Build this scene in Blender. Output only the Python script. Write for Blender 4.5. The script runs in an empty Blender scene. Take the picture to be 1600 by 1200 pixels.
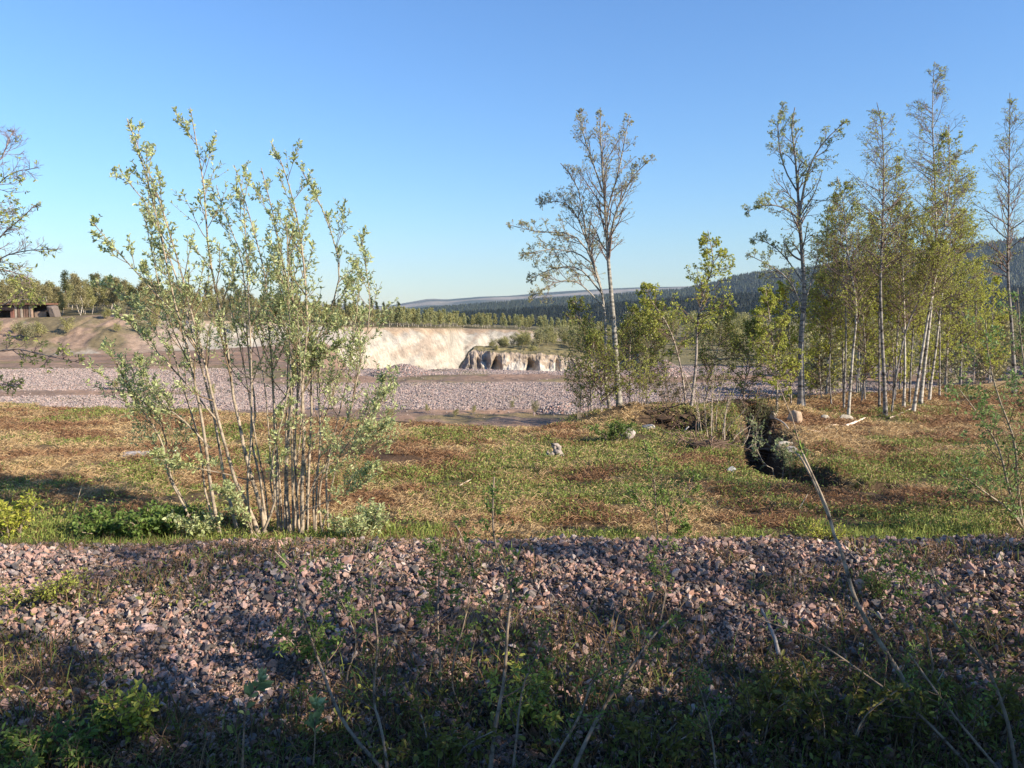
import bpy, math
import numpy as np

S = bpy.context.scene
COL = S.collection
rng = np.random.default_rng(11)

# ------------------------------------------------------------------ camera, sky, sun, exposure
FPX, HOR, CZ = 1256.0, 478.0, 3.0
PITCH = math.atan((600 - HOR) / FPX)
cam_d = bpy.data.cameras.new('camera')
cam = bpy.data.objects.new('camera', cam_d)
COL.objects.link(cam)
cam.location = (0, 0, CZ)
cam.rotation_euler = (math.radians(90) - PITCH, 0, 0)
cam_d.sensor_width = 36
cam_d.lens = FPX / 1600 * 36
cam_d.clip_start = 0.05
cam_d.clip_end = 30000
S.camera = cam

SUN_EL, SUN_AZ = math.radians(27), math.radians(64)      # azimuth: from straight behind the camera towards its right
sun_dir = np.array([math.sin(SUN_AZ) * math.cos(SUN_EL), -math.cos(SUN_AZ) * math.cos(SUN_EL), math.sin(SUN_EL)])
W = bpy.data.worlds.new('World')
S.world = W
W.use_nodes = True
wn = W.node_tree
bg = wn.nodes['Background']
sky = wn.nodes.new('ShaderNodeTexSky')
sky.sky_type = 'NISHITA'
sky.sun_disc = False
sky.sun_elevation = SUN_EL
sky.sun_rotation = math.atan2(sun_dir[0], sun_dir[1])
sky.altitude = 0
sky.air_density = 1.4
sky.dust_density = 0.0
sky.ozone_density = 5.0
tint = wn.nodes.new('ShaderNodeMix'); tint.data_type = 'RGBA'; tint.blend_type = 'MULTIPLY'; tint.inputs[0].default_value = 1.0
tint.inputs[7].default_value = (0.55, 0.71, 0.94, 1)
wn.links.new(sky.outputs[0], tint.inputs[6]); wn.links.new(tint.outputs[2], bg.inputs[0])
bg.inputs[1].default_value = 0.11
sl = bpy.data.lights.new('sun', 'SUN')
sl.energy = 4.8
sl.angle = math.radians(0.55)
sl.color = (1.0, 0.895, 0.73)
so = bpy.data.objects.new('sun', sl)
COL.objects.link(so)
from mathutils import Vector, Matrix
so.rotation_euler = Vector(tuple(sun_dir)).to_track_quat('Z', 'Y').to_euler()
S.view_settings.view_transform = 'Standard'
S.view_settings.look = 'None'
S.view_settings.exposure = 0.95
S.view_settings.gamma = 1
S.render.engine = 'CYCLES'
S.cycles.max_bounces = 6
S.cycles.diffuse_bounces = 3
S.cycles.glossy_bounces = 2
S.cycles.transmission_bounces = 3
S.cycles.volume_bounces = 0

# ------------------------------------------------------------------ helpers: noise, pixels, meshes
_tab = np.random.default_rng(5).random((256, 256))

def vnoise(x, y):
    xi = np.floor(x).astype(int); yi = np.floor(y).astype(int)
    fx = x - xi; fy = y - yi
    fx = fx * fx * (3 - 2 * fx); fy = fy * fy * (3 - 2 * fy)
    a = _tab[xi & 255, yi & 255]; b = _tab[(xi + 1) & 255, yi & 255]
    c = _tab[xi & 255, (yi + 1) & 255]; d = _tab[(xi + 1) & 255, (yi + 1) & 255]
    return (a * (1 - fx) + b * fx) * (1 - fy) + (c * (1 - fx) + d * fx) * fy

def fbm(x, y, o=4, s=0.0):
    r = 0; amp = 0.5; t = 0
    for i in range(o):
        r = r + amp * vnoise(x * 2 ** i + 17.3 * i + s, y * 2 ** i + 9.1 * i + s * 1.7)
        t += amp; amp *= 0.5
    return r / t

def sst(a, b, x):
    t = np.clip((x - a) / (b - a), 0, 1)
    return t * t * (3 - 2 * t)

def nrm(v):
    return v / np.maximum(np.linalg.norm(v, axis=-1, keepdims=True), 1e-9)

FW = np.array([0, math.cos(PITCH), -math.sin(PITCH)])
UP = np.array([0, math.sin(PITCH), math.cos(PITCH)])

def at(px, py, Y):
    """world point seen at a pixel of the 1600x1200 photograph, Y metres ahead"""
    d = FW + (px - 800) / FPX * np.array([1.0, 0, 0]) + (600 - py) / FPX * UP
    return np.array([0, 0, CZ]) + d * (Y / d[1])

def polyline(pts, n):
    """smooth resampling (Catmull-Rom) of a list of 3D points"""
    P = np.asarray(pts, float)
    if len(P) == 2:
        t = np.linspace(0, 1, n)[:, None]
        return P[0] * (1 - t) + P[1] * t
    Q = np.vstack([2 * P[0] - P[1], P, 2 * P[-1] - P[-2]])
    seg = np.linalg.norm(np.diff(P, axis=0), axis=1)
    cs = np.concatenate([[0], np.cumsum(seg)])
    out = []
    for s in np.linspace(0, cs[-1], n):
        i = min(np.searchsorted(cs, s, side='right') - 1, len(P) - 2)
        t = (s - cs[i]) / seg[i]
        a, b, c, d = Q[i], Q[i + 1], Q[i + 2], Q[i + 3]
        out.append(0.5 * ((2 * b) + (c - a) * t + (2 * a - 5 * b + 4 * c - d) * t * t + (3 * b - a - 3 * c + d) * t ** 3))
    return np.array(out)

def pxpath(pts, d0, d1, n=16):
    k = len(pts)
    return polyline([at(x, y, d0 + (d1 - d0) * i / (k - 1)) for i, (x, y) in enumerate(pts)], n)

class Geo:
    """collects quads and triangles and links them as ONE mesh object"""
    def __init__(self):
        self.V = []; self.C = []; self.Q = []; self.T = []; self.n = 0
    def add(self, V, Q=None, T=None, C=(0.5, 0.5, 0.5)):
        V = np.asarray(V, float).reshape(-1, 3)
        C = np.asarray(C, float)
        C = np.broadcast_to(C, (len(V), 3))
        self.V.append(V); self.C.append(C)
        if Q is not None and len(Q): self.Q.append(np.asarray(Q) + self.n)
        if T is not None and len(T): self.T.append(np.asarray(T) + self.n)
        self.n += len(V)
    def tubes(self, P, R, k=4, col=(0.5, 0.5, 0.5)):
        P = np.asarray(P, float); R = np.asarray(R, float)
        if P.ndim == 2: P = P[None]; R = R[None]
        N, n, _ = P.shape
        if N == 0: return
        T = nrm(np.gradient(P, axis=1))
        mean = nrm(P[:, -1] - P[:, 0])
        ref = np.where(np.abs(mean[:, 2:3]) > 0.8, np.array([[1.0, 0.2, 0]]), np.array([[0.1, 0.2, 1.0]]))[:, None]
        U = nrm(np.cross(T, np.broadcast_to(ref, T.shape))); B = np.cross(T, U)
        a = np.arange(k) * 2 * math.pi / k
        ring = P[:, :, None] + R[:, :, None, None] * (np.cos(a)[None, None, :, None] * U[:, :, None] + np.sin(a)[None, None, :, None] * B[:, :, None])
        i = np.arange(N)[:, None, None] * (n * k) + np.arange(n - 1)[None, :, None] * k + np.arange(k)[None, None, :]
        j = np.arange(N)[:, None, None] * (n * k) + np.arange(n - 1)[None, :, None] * k + ((np.arange(k) + 1) % k)[None, None, :]
        Q = np.stack([i, j, j + k, i + k], -1).reshape(-1, 4)
        c = np.asarray(col, float)
        if c.ndim == 2: c = np.repeat(c, n * k, axis=0)
        self.add(ring.reshape(-1, 3), Q, None, c)
    def leaves(self, p, ax, nr, L, Wd, col, full=False):
        M = len(p)
        if M == 0: return
        ax = nrm(ax); sd = nrm(np.cross(ax, nr)); nr = np.cross(sd, ax)
        L = np.broadcast_to(L, (M,))[:, None]; Wd = np.broadcast_to(Wd, (M,))[:, None]
        if full:
            tip = p + L * ax - 0.18 * L * nr
            f = 0.18 * Wd * nr
            V = np.stack([p, p + .35 * L * ax + .46 * Wd * sd + f, p + .7 * L * ax + .40 * Wd * sd + f - .08 * L * nr, tip,
                          p + .7 * L * ax - .40 * Wd * sd + f - .08 * L * nr, p + .35 * L * ax - .46 * Wd * sd + f], 1)
            b = np.arange(M)[:, None] * 6
            Q = np.concatenate([b + np.array([[0, 1, 2, 3]]), b + np.array([[0, 3, 4, 5]])])
            self.add(V.reshape(-1, 3), Q, None, np.repeat(col, 6, axis=0))
        else:
            V = np.stack([p, p + .5 * L * ax + .5 * Wd * sd, p + L * ax - .12 * L * nr, p + .5 * L * ax - .5 * Wd * sd], 1)
            b = np.arange(M)[:, None] * 4
            self.add(V.reshape(-1, 3), b + np.array([[0, 1, 2, 3]]), None, np.repeat(col, 4, axis=0))
    def build(self, name, mat, parent=None, smooth=True, loc=None):
        V = np.concatenate(self.V); C = np.concatenate(self.C)
        if loc is not None: V = V - np.asarray(loc, float)
        Q = np.concatenate(self.Q) if self.Q else np.zeros((0, 4), int)
        T = np.concatenate(self.T) if self.T else np.zeros((0, 3), int)
        me = bpy.data.meshes.new(name)
        me.vertices.add(len(V)); me.vertices.foreach_set('co', V.astype(np.float32).ravel())
        nl = Q.size + T.size
        me.loops.add(nl); me.loops.foreach_set('vertex_index', np.concatenate([Q.ravel(), T.ravel()]).astype(np.int32))
        npoly = len(Q) + len(T)
        me.polygons.add(npoly)
        st = np.concatenate([np.arange(len(Q)) * 4, Q.size + np.arange(len(T)) * 3]).astype(np.int32)
        me.polygons.foreach_set('loop_start', st)
        me.polygons.foreach_set('use_smooth', np.full(npoly, smooth))
        ca = me.attributes.new('Col', 'FLOAT_COLOR', 'POINT')
        ca.data.foreach_set('color', np.concatenate([C, np.ones((len(C), 1))], 1).astype(np.float32).ravel())
        me.update()
        me.validate()
        me.materials.append(mat)
        o = bpy.data.objects.new(name, me)
        COL.objects.link(o)
        if parent is not None: o.parent = parent
        elif loc is not None: o.location = tuple(loc)
        return o

def tag(o, label=None, cat=None, group=None, kind=None):
    if label: o['label'] = label
    if cat: o['category'] = cat
    if group: o['group'] = group
    if kind: o['kind'] = kind
    return o

def empty(name, loc, label, cat, group=None):
    o = bpy.data.objects.new(name, None)
    o.empty_display_size = 0.2
    COL.objects.link(o); o.location = tuple(loc)
    return tag(o, label, cat, group)

def copy_tree(o, parent=None):
    c = o.copy(); COL.objects.link(c); c.parent = parent
    for ch in o.children: copy_tree(ch, c)
    return c

# ------------------------------------------------------------------ materials
def mat_new(name):
    m = bpy.data.materials.new(name); m.use_nodes = True
    nt = m.node_tree
    return m, nt, nt.nodes, nt.links, nt.nodes['Principled BSDF']

def col_node(nt):
    a = nt.nodes.new('ShaderNodeAttribute'); a.attribute_name = 'Col'; return a.outputs['Color']

def noise_node(nt, scale, detail=4, rough=0.6, vec=None):
    n = nt.nodes.new('ShaderNodeTexNoise'); n.inputs['Scale'].default_value = scale
    n.inputs['Detail'].default_value = detail; n.inputs['Roughness'].default_value = rough
    if vec is not None: nt.links.new(vec, n.inputs['Vector'])
    return n.outputs[0]

def geo_pos(nt):
    return nt.nodes.new('ShaderNodeNewGeometry').outputs['Position']

def obj_pos(nt):
    return nt.nodes.new('ShaderNodeTexCoord').outputs['Object']

def ramp(nt, fac, stops):
    r = nt.nodes.new('ShaderNodeValToRGB'); e = r.color_ramp.elements
    while len(e) < len(stops): e.new(0.5)
    for i, (p, c) in enumerate(stops):
        e[i].position = p; e[i].color = (*c, 1) if len(c) == 3 else c
    nt.links.new(fac, r.inputs[0]); return r.outputs[0]

def mult(nt, a, b, fac=1.0):
    m = nt.nodes.new('ShaderNodeMix'); m.data_type = 'RGBA'; m.blend_type = 'MULTIPLY'
    m.inputs[0].default_value = fac
    nt.links.new(a, m.inputs[6]); nt.links.new(b, m.inputs[7]); return m.outputs[2]

def bump(nt, h, strength, dist, bsdf):
    b = nt.nodes.new('ShaderNodeBump'); b.inputs['Strength'].default_value = strength; b.inputs['Distance'].default_value = dist
    nt.links.new(h, b.inputs['Height']); nt.links.new(b.outputs[0], bsdf.inputs['Normal'])

def m_ground(name, s1, s2, bs, bd, rough=0.95):
    m, nt, N, L, P = mat_new(name)
    p = geo_pos(nt)
    n1 = noise_node(nt, s1, 6, 0.7, p); n2 = noise_node(nt, s2, 4, 0.7, p)
    r1 = ramp(nt, n1, [(0.3, (0.62, 0.62, 0.62)), (0.7, (1.25, 1.22, 1.18))])
    r2 = ramp(nt, n2, [(0.3, (0.7, 0.7, 0.7)), (0.72, (1.3, 1.3, 1.3))])
    c = mult(nt, mult(nt, col_node(nt), r1), r2)
    L.new(c, P.inputs['Base Color']); P.inputs['Roughness'].default_value = rough
    P.inputs['Specular IOR Level'].default_value = 0.15
    bump(nt, n2, bs, bd, P)
    return m

def m_leaf(name, trans=0.35, gloss=0.25):
    m, nt, N, L, P = mat_new(name)
    c = col_node(nt)
    L.new(c, P.inputs['Base Color']); P.inputs['Roughness'].default_value = 0.5
    P.inputs['Specular IOR Level'].default_value = gloss
    t = N.new('ShaderNodeBsdfTranslucent'); L.new(c, t.inputs[0])
    mx = N.new('ShaderNodeMixShader'); mx.inputs[0].default_value = trans
    L.new(P.outputs[0], mx.inputs[1]); L.new(t.outputs[0], mx.inputs[2])
    L.new(mx.outputs[0], N['Material Output'].inputs[0])
    return m

def m_bark(name, stops, sc=(8, 8, 40), bs=0.3):
    m, nt, N, L, P = mat_new(name)
    mp = N.new('ShaderNodeMapping'); mp.inputs['Scale'].default_value = sc
    L.new(geo_pos(nt), mp.inputs['Vector'])
    n = noise_node(nt, 1.0, 5, 0.65, mp.outputs[0])
    c = mult(nt, ramp(nt, n, stops), col_node(nt))
    L.new(c, P.inputs['Base Color']); P.inputs['Roughness'].default_value = 0.85
    P.inputs['Specular IOR Level'].default_value = 0.2
    bump(nt, n, bs, 0.01, P)
    return m

def m_plain(name, rough=0.9, nscale=6.0, amp=0.35, bs=0.3, bd=0.02):
    m, nt, N, L, P = mat_new(name)
    n = noise_node(nt, nscale, 5, 0.7, geo_pos(nt))
    r = ramp(nt, n, [(0.3, (1 - amp,) * 3), (0.7, (1 + amp,) * 3)])
    L.new(mult(nt, col_node(nt), r), P.inputs['Base Color'])
    P.inputs['Roughness'].default_value = rough; P.inputs['Specular IOR Level'].default_value = 0.2
    bump(nt, n, bs, bd, P)
    return m

M_field = m_ground('field_soil', 1.3, 18, 0.6, 0.05)
M_bank = m_ground('ballast_soil', 3.0, 30, 0.8, 0.04)
M_quarry = m_ground('quarry_soil', 0.35, 2.2, 0.5, 0.15)
M_hill = m_ground('forest_slope', 0.004, 0.03, 0.6, 4.0)
M_stone = m_plain('crushed_rock', 0.8, 60, 0.3, 0.3, 0.004)
M_rock = m_plain('boulder_rock', 0.85, 9, 0.35, 0.5, 0.03)
M_grass = m_leaf('grass_blades', 0.25, 0.1)
M_leaf = m_leaf('leaf', 0.5, 0.3)
M_far = m_leaf('far_leaf', 0.25, 0.1)
M_willow = m_bark('willow_bark', [(0.36, (0.22, 0.19, 0.17)), (0.47, (0.72, 0.69, 0.64)), (0.7, (1.2, 1.14, 1.05))], (9, 9, 17))
M_birch = m_bark('birch_bark', [(0.38, (0.12, 0.10, 0.09)), (0.50, (0.72, 0.69, 0.66)), (0.7, (1.15, 1.11, 1.05))], (5, 5, 11))
M_aspen = m_bark('aspen_bark', [(0.36, (0.22, 0.21, 0.2)), (0.5, (0.7, 0.7, 0.68)), (0.72, (1.15, 1.14, 1.1))], (5, 5, 16))
M_wood = m_bark('dead_wood', [(0.3, (0.45, 0.43, 0.42)), (0.7, (1.2, 1.15, 1.1))], (40, 40, 12))
M_rust = m_plain('rusty_boards', 0.85, 1.5, 0.4, 0.2, 0.03)

# ------------------------------------------------------------------ terrain
def px_of(x, y): return 800 + FPX * x / np.maximum(y, 0.5) * 0.997

DITCH = np.array([(7.2, 24.3), (6.7, 22.0), (5.55, 17.8), (4.95, 15.6), (4.85, 14.2), (5.25, 13.4), (5.9, 13.0)])

def seg_dist(x, y, P):
    best = np.full(np.shape(x), 1e9); side = np.zeros(np.shape(x))
    for a, b in zip(P[:-1], P[1:]):
        d = b - a; t = np.clip(((x - a[0]) * d[0] + (y - a[1]) * d[1]) / (d @ d), 0, 1)
        ex = x - a[0] - t * d[0]; ey = y - a[1] - t * d[1]
        r = np.hypot(ex, ey)
        best = np.minimum(best, r)
    return best

HOLES = [(4.1, 19.9, 1.0, 0.9, 0.65), (4.95, 18.3, 0.6, 0.6, 0.6), (6.35, 13.35, 0.45, 0.22, 0.35), (7.7, 12.2, 0.2, 0.12, 0.2), (0.9, 13.75, 0.9, 0.22, 0.16), (-0.2, 14.4, 0.9, 0.22, 0.12), (2.6, 13.3, 0.7, 0.2, 0.12)]
MOUNDS = [(3.3, 20.9, 1.1, 0.8, 0.38), (4.7, 20.6, 0.9, 0.9, 0.3), (6.35, 17.0, 0.75, 1.6, 0.30), (5.9, 21.2, 0.6, 1.6, 0.35), (7.6, 21.8, 0.9, 1.4, 0.28), (5.9, 14.3, 0.7, 0.5, 0.22)]

C_px = np.array([-900, 0, 100, 200, 300, 400, 470, 560, 640, 700, 712, 725, 800, 900, 1000, 2600.])
C_vt = np.array([492, 497, 495, 490, 500, 505, 508, 511, 512, 513, 513, 513, 515, 520, 523, 523.])
C_yt = np.array([96, 96, 96, 97, 100, 108, 116, 132, 146, 160, 176, 194, 196, 198, 200, 200.])
B_px = np.array([-900, 0, 100, 200, 300, 400, 470, 560, 640, 700, 735, 748, 760, 800, 900, 1000, 2600.])
B_yb = np.array([78, 80, 81, 84, 89, 98, 106, 121, 134, 146, 151, 160, 180, 184, 186, 188, 188.])

def edge_y(px):
    return np.interp(px, [-600, 0, 300, 600, 850, 900, 1000, 1200, 1450, 1600, 2300], [25, 24.2, 22.3, 20.4, 19.6, 22, 24.2, 25.2, 28.5, 33.5, 40])

def terrain(x, y, parts=False):
    x = np.asarray(x, float); y = np.asarray(y, float)
    px = px_of(x, y)
    z = np.zeros_like(x)
    # near side: own track's shoulder, ditch with undergrowth, ballast bank
    z = z + 1.0 * sst(3.2, 0.6, y)
    hc = np.interp(x, [-9, -5, -2, 1, 8], [0.56, 0.60, 0.64, 0.67, 0.70]) + 0.07 * (fbm(x / 1.3, y * 0 + 3) - 0.5)
    bank = sst(4.6, 7.5, y + 0.25 * (fbm(x / 0.9, y / 0.9) - .5)) * (1 - sst(7.6, 9.7, y))
    z = z + hc * bank
    amp = sst(8.8, 10.8, y) * (1 - sst(40, 60, y) * 0.3)
    z = z + amp * (0.24 * (fbm(x / 3.1, y / 3.1, 3) - 0.5) + 0.17 * (fbm(x / 0.55, y / 0.55, 3, 4.0) - 0.5))
    for hx, hy, rx, ry, d in MOUNDS:
        q = ((x - hx) / rx) ** 2 + ((y - hy) / ry) ** 2
        z = z + d * np.exp(-q * 1.2) * (0.7 + 0.6 * fbm(x / .3, y / .3, 3))
    dd = seg_dist(x, y, DITCH) + 0.45 * (fbm(x / .5, y / .5, 4, 2.) - .5)
    dit = (1 - sst(0.10, 0.55, dd)) * (0.75 + 0.6 * (fbm(x / .35, y / .35, 4, 23.) - .2))
    z = z - 0.8 * dit * sst(12.6, 13.6, y)
    for hx, hy, rx, ry, d in HOLES:
        q = np.sqrt(((x - hx) / rx) ** 2 + ((y - hy) / ry) ** 2) + 0.9 * (fbm(x / .5, y / .5, 4, 7.) - .5)
        z = z - d * (1 - sst(0.45, 1.0, q))
    # drop from the field to the pit floor
    ye = edge_y(px) + 1.2 * (fbm(x / 2.5, y / 2.5) - 0.5)
    z = z - 2.0 * sst(ye, ye + 4.5, y)
    z = z + 0.5 * sst(34, 40, y) * (fbm(x / 9, y / 9, 3, 1.) - 0.5) * (1 - sst(200, 400, y))
    # the hole of the pit
    hole = sst(500, 590, px) * (1 - sst(930, 1000, px))
    rim = 62.5 + 1.5 * (fbm(x / 4, y * 0 + 2) - .5)
    z = z - 8.5 * hole * sst(rim, rim + 3.0, y)
    base = z
    # plateau with the fluted earth face
    yf = 114.5 + 0 * px
    pz = np.interp(px, [724, 735, 770, 850, 900, 930, 2600], [546, 546, 552, 554, 559, 563, 545])
    pz = CZ - 106 * (pz - HOR) / FPX + 0.5 * (fbm(x / 1.1, y / 1.1, 4, 3.) - .5)
    pend = np.interp(px, [724, 760, 900, 1000, 2600], [116, 122, 160, 215, 240])
    rag = fbm(x / .7, y / .7, 4, 14.)
    pf = np.clip((y - yf) / (2.6 + 2.2 * rag), 0, 1) ** 0.75 * sst(714, 742, px + 10 * (rag - .5)) * (1 - sst(960, 1010, px)) * (1 - sst(pend, pend + 10, y))
    z = base + (pz - base) * pf
    # cliffs
    yb = np.interp(px, B_px, B_yb) + 1.6 * (fbm(x / 5, y / 40, 4, 3.) - .5)
    yt = np.interp(px, C_px, C_yt) + 2.2 * (fbm(x / 3.5, y / 60, 4, 6.) - .5) + 2.0 * (fbm(x / .9, y / 60, 3, 16.) - .5)
    zt = CZ - np.interp(px, C_px, C_yt) * (np.interp(px, C_px, C_vt) - HOR) / FPX
    c = np.clip((y - yb) / (yt - yb), 0, 1)
    rill = 1.6 * (fbm(x / 1.6 + c * 4, c * 3, 5, 11.) - 0.5) + 0.9 * (fbm(x / .7, y / 1.6, 4, 12.) - .5)
    cs = np.clip(c + 0.10 * rill * np.sin(math.pi * c), 0, 1)
    steep = cs * 0.55 + 0.45 * sst(0.0, 1.0, cs)
    right = 1 - sst(1000, 1100, px)
    z2 = z + (zt - z) * steep
    z = z + (z2 - z) * right * (y > yb)
    # everything falls to the valley behind
    far = sst(215, 1200, y)
    left_up = np.interp(px, [-900, 0, 200, 420, 520], [5, 4, 3, 1.5, 0]) * sst(98, 150, y)
    z = z + left_up * (1 - sst(150, 500, y)) - 75 * far
    if parts: return z, dict(px=px, bank=bank, ye=ye, dit=dit, c=c * (px < 1050), pf=pf, hole=hole, yf=yf, yb=yb, yt=yt, rill=rill)
    return z

def gp(px, py, ymax=400):
    """point of the ground seen at a pixel"""
    ys = np.concatenate([np.arange(3, 40, 0.02), np.arange(40, ymax, 0.2)])
    d = FW + (px - 800) / FPX * np.array([1.0, 0, 0]) + (600 - py) / FPX * UP
    X = d[0] / d[1] * ys; Z = CZ + d[2] / d[1] * ys
    i = np.argmax(Z <= terrain(X, ys))
    return np.array([X[i], ys[i], terrain(X[i:i + 1], ys[i:i + 1])[0]])

def lerp(a, b, t):
    t = np.asarray(t)[..., None]
    return np.asarray(a, float) * (1 - t) + np.asarray(b, float) * t

STRAW, RUST, GREEN, SOIL = (0.38, 0.26, 0.125), (0.20, 0.105, 0.05), (0.14, 0.15, 0.045), (0.085, 0.056, 0.036)
DIRT, GRAV, SAND = (0.30, 0.19, 0.13), (0.36, 0.285, 0.25), (0.40, 0.36, 0.295)

def green_mask(x, y):
    px = px_of(x, y)
    g = fbm(x / 1.7, y / 1.7, 4, 21.)
    b = np.interp(px, [0, 250, 420, 640, 760, 900, 1150, 1300, 1600], [.03, -.03, -.07, -.05, .04, .07, .06, -.01, -.02])
    b = b + 0.12 * (1 - sst(9.6, 11.4, y)) + 0.17 * sst(-2.2, -0.2, y - edge_y(px)) * (px < 620)
    b = b + 0.09 * np.exp(-(((px - 1330) / 170) ** 2)) * (1 - sst(12.5, 14.5, y))
    b = b - 0.12 * (px > 1200) * sst(14.5, 17, y)
    return sst(0.40, 0.66, g + b + 0.22 * (fbm(x / .28, y / .28, 3, 27.) - .5))

def rust_mask(x, y):
    px = px_of(x, y)
    b = np.interp(px, [0, 200, 560, 760, 1000, 1200, 1400], [0.0, .02, .07, .05, -.02, 0.03, 0.04])
    return sst(0.45, 0.62, fbm(x / 1.2, y / .8, 4, 33.) + b)

def ground_cols(x, y, z, q):
    px = q['px']
    c = lerp(STRAW, RUST, rust_mask(x, y))
    c = lerp(c, GREEN, green_mask(x, y) * 0.85)
    soil = np.clip(q['dit'] * 1.2 + np.exp(-(((x - 3.95) / 1.0) ** 2 + ((y - 19.9) / .8) ** 2)) + np.exp(-(((x - 4.8) / .7) ** 2 + ((y - 18.5) / .5) ** 2)) + 0.8 * sst(0.60, 0.75, fbm(x / .9, y / .9, 4, 44.) + 0.10 * np.exp(-((x - 5.2) / 2.2) ** 2 - ((y - 20) / 3.) ** 2)), 0, 1)
    c = lerp(c, SOIL, soil * (y < 60))
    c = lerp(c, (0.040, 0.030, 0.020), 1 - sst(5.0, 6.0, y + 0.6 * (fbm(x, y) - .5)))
    bk = sst(5.2, 6.2, y) * (1 - sst(8.6, 9.3, y))
    c = lerp(c, (0.12, 0.10, 0.09), bk)
    # pit floor
    w = fbm(x / 7, y / 3, 4, 55.) - .5
    vv = HOR + FPX * (CZ - z) / np.maximum(y, 1) + 9 * w
    fl = sst(0.5, 3.0, y - q['ye'])
    d = lerp(DIRT, (0.24, 0.165, 0.12), sst(.35, .65, fbm(x / 6, y / 2, 4, 66.)))
    k = np.interp(px, [0, 250, 420, 1700], [1, 1, 0, 0])                 # left half of the floor has two stone bands
    g_mid = sst(597, 602, vv) * (1 - sst(637, 642, vv))
    g_left = sst(574, 579, vv) * (1 - sst(606, 611, vv)) + sst(617, 620, vv) * (1 - sst(634, 639, vv))
    g_rim = sst(570, 573, vv) * (1 - sst(583, 586, vv)) * (px > 540)
    g = np.clip(g_mid * (1 - k) + g_left * k + g_rim, 0, 1)
    d = lerp(d, GRAV, g)
    d = lerp(d, (0.17, 0.15, 0.06), sst(.56, .66, fbm(x / 3, y / 2, 4, 77.)) * 0.6 * (y < 75))
    c = lerp(c, d, fl)
    # scrub ground further back, sand cliffs, fluted face
    back = sst(64, 70, y)
    c = lerp(c, (0.20, 0.17, 0.085), back * np.clip(q['pf'] + (px > 960), 0, 1))
    cl = q['c']
    onc = (cl > 0.005) & (y > 60)
    sand = lerp(SAND, (0.335, 0.30, 0.26), sst(.42, .62, fbm((x - 0.9 * z) / 2.4, z / 3.5, 5, 88.)))
    sand = sand * (0.82 + 0.36 * fbm(x / .9, z / .6, 4, 19.))[..., None]
    sand = lerp(sand, (0.31, 0.235, 0.18), sst(.58, .66, fbm((x - 0.9 * z) / 2.2, z / 3.0, 5, 61.)) * 0.7)
    sand = lerp(sand, (0.34, 0.24, 0.155), sst(.84, .93, cl + .28 * (fbm(x / 2, y / 2, 3) - .5)) * 0.8)
    earth = lerp((0.31, 0.215, 0.155), (0.19, 0.15, 0.085), sst(.50, .66, fbm(x / 4, y / 4, 4, 99.)))
    earth = lerp(earth, SAND, sst(.55, .66, fbm(x / 3 + y / 5, y / 7, 4, 12.)) * 0.8)
    sand = lerp(sand, earth, 1 - sst(170, 360, px))
    c = np.where(onc[..., None], sand, c)
    top = (y > q['yt'] + 0.3) & (px < 1050)
    c = np.where(top[..., None], np.asarray((0.16, 0.13, 0.065)), c)
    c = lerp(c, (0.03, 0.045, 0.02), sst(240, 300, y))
    return c

def sheet(name, rows, us, mat):
    Y, U = np.meshgrid(rows, us, indexing='ij')
    X = U * np.maximum(Y, 4.0)
    Z, q = terrain(X, Y, True)
    c = ground_cols(X, Y, Z, q)
    gy = np.gradient(Z, axis=0) / np.maximum(np.gradient(Y, axis=0), 1e-3); gx = np.gradient(Z, axis=1) / np.maximum(np.gradient(X, axis=1), 1e-3)
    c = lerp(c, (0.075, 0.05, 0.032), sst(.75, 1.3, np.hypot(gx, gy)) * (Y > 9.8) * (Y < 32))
    nr, nc = Y.shape
    i = (np.arange(nr - 1)[:, None] * nc + np.arange(nc - 1)[None, :])
    Q = np.stack([i, i + 1, i + nc + 1, i + nc], -1).reshape(-1, 4)
    g = Geo(); g.add(np.stack([X, Y, Z], -1), Q, None, c.reshape(-1, 3))
    o = g.build(name, mat); o['kind'] = 'structure'
    return o

def us_for(n): 
    a = np.linspace(-1.15, 1.15, n); return a

U0 = us_for(700)
R1 = np.concatenate([np.arange(-3, 4, 0.25), np.arange(4, 9.6, 0.07)]); R1[-1] = 9.6
R2 = np.concatenate([[9.6], np.arange(9.67, 26.0, 0.07), [26.0]])
R3 = np.concatenate([[26.0], np.arange(26.2, 60, 0.25), np.arange(60, 205, 0.36), [205.0]])
R4 = np.concatenate([[205.0], 205 * (9000 / 205) ** np.linspace(0.02, 1, 70)])
sheet('ballast_bank', R1, U0, M_bank)
sheet('field', R2, U0, M_field)
sheet('quarry_ground', R3, us_for(900), M_quarry)
sheet('valley_floor', R4, us_for(160), M_hill)

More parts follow.
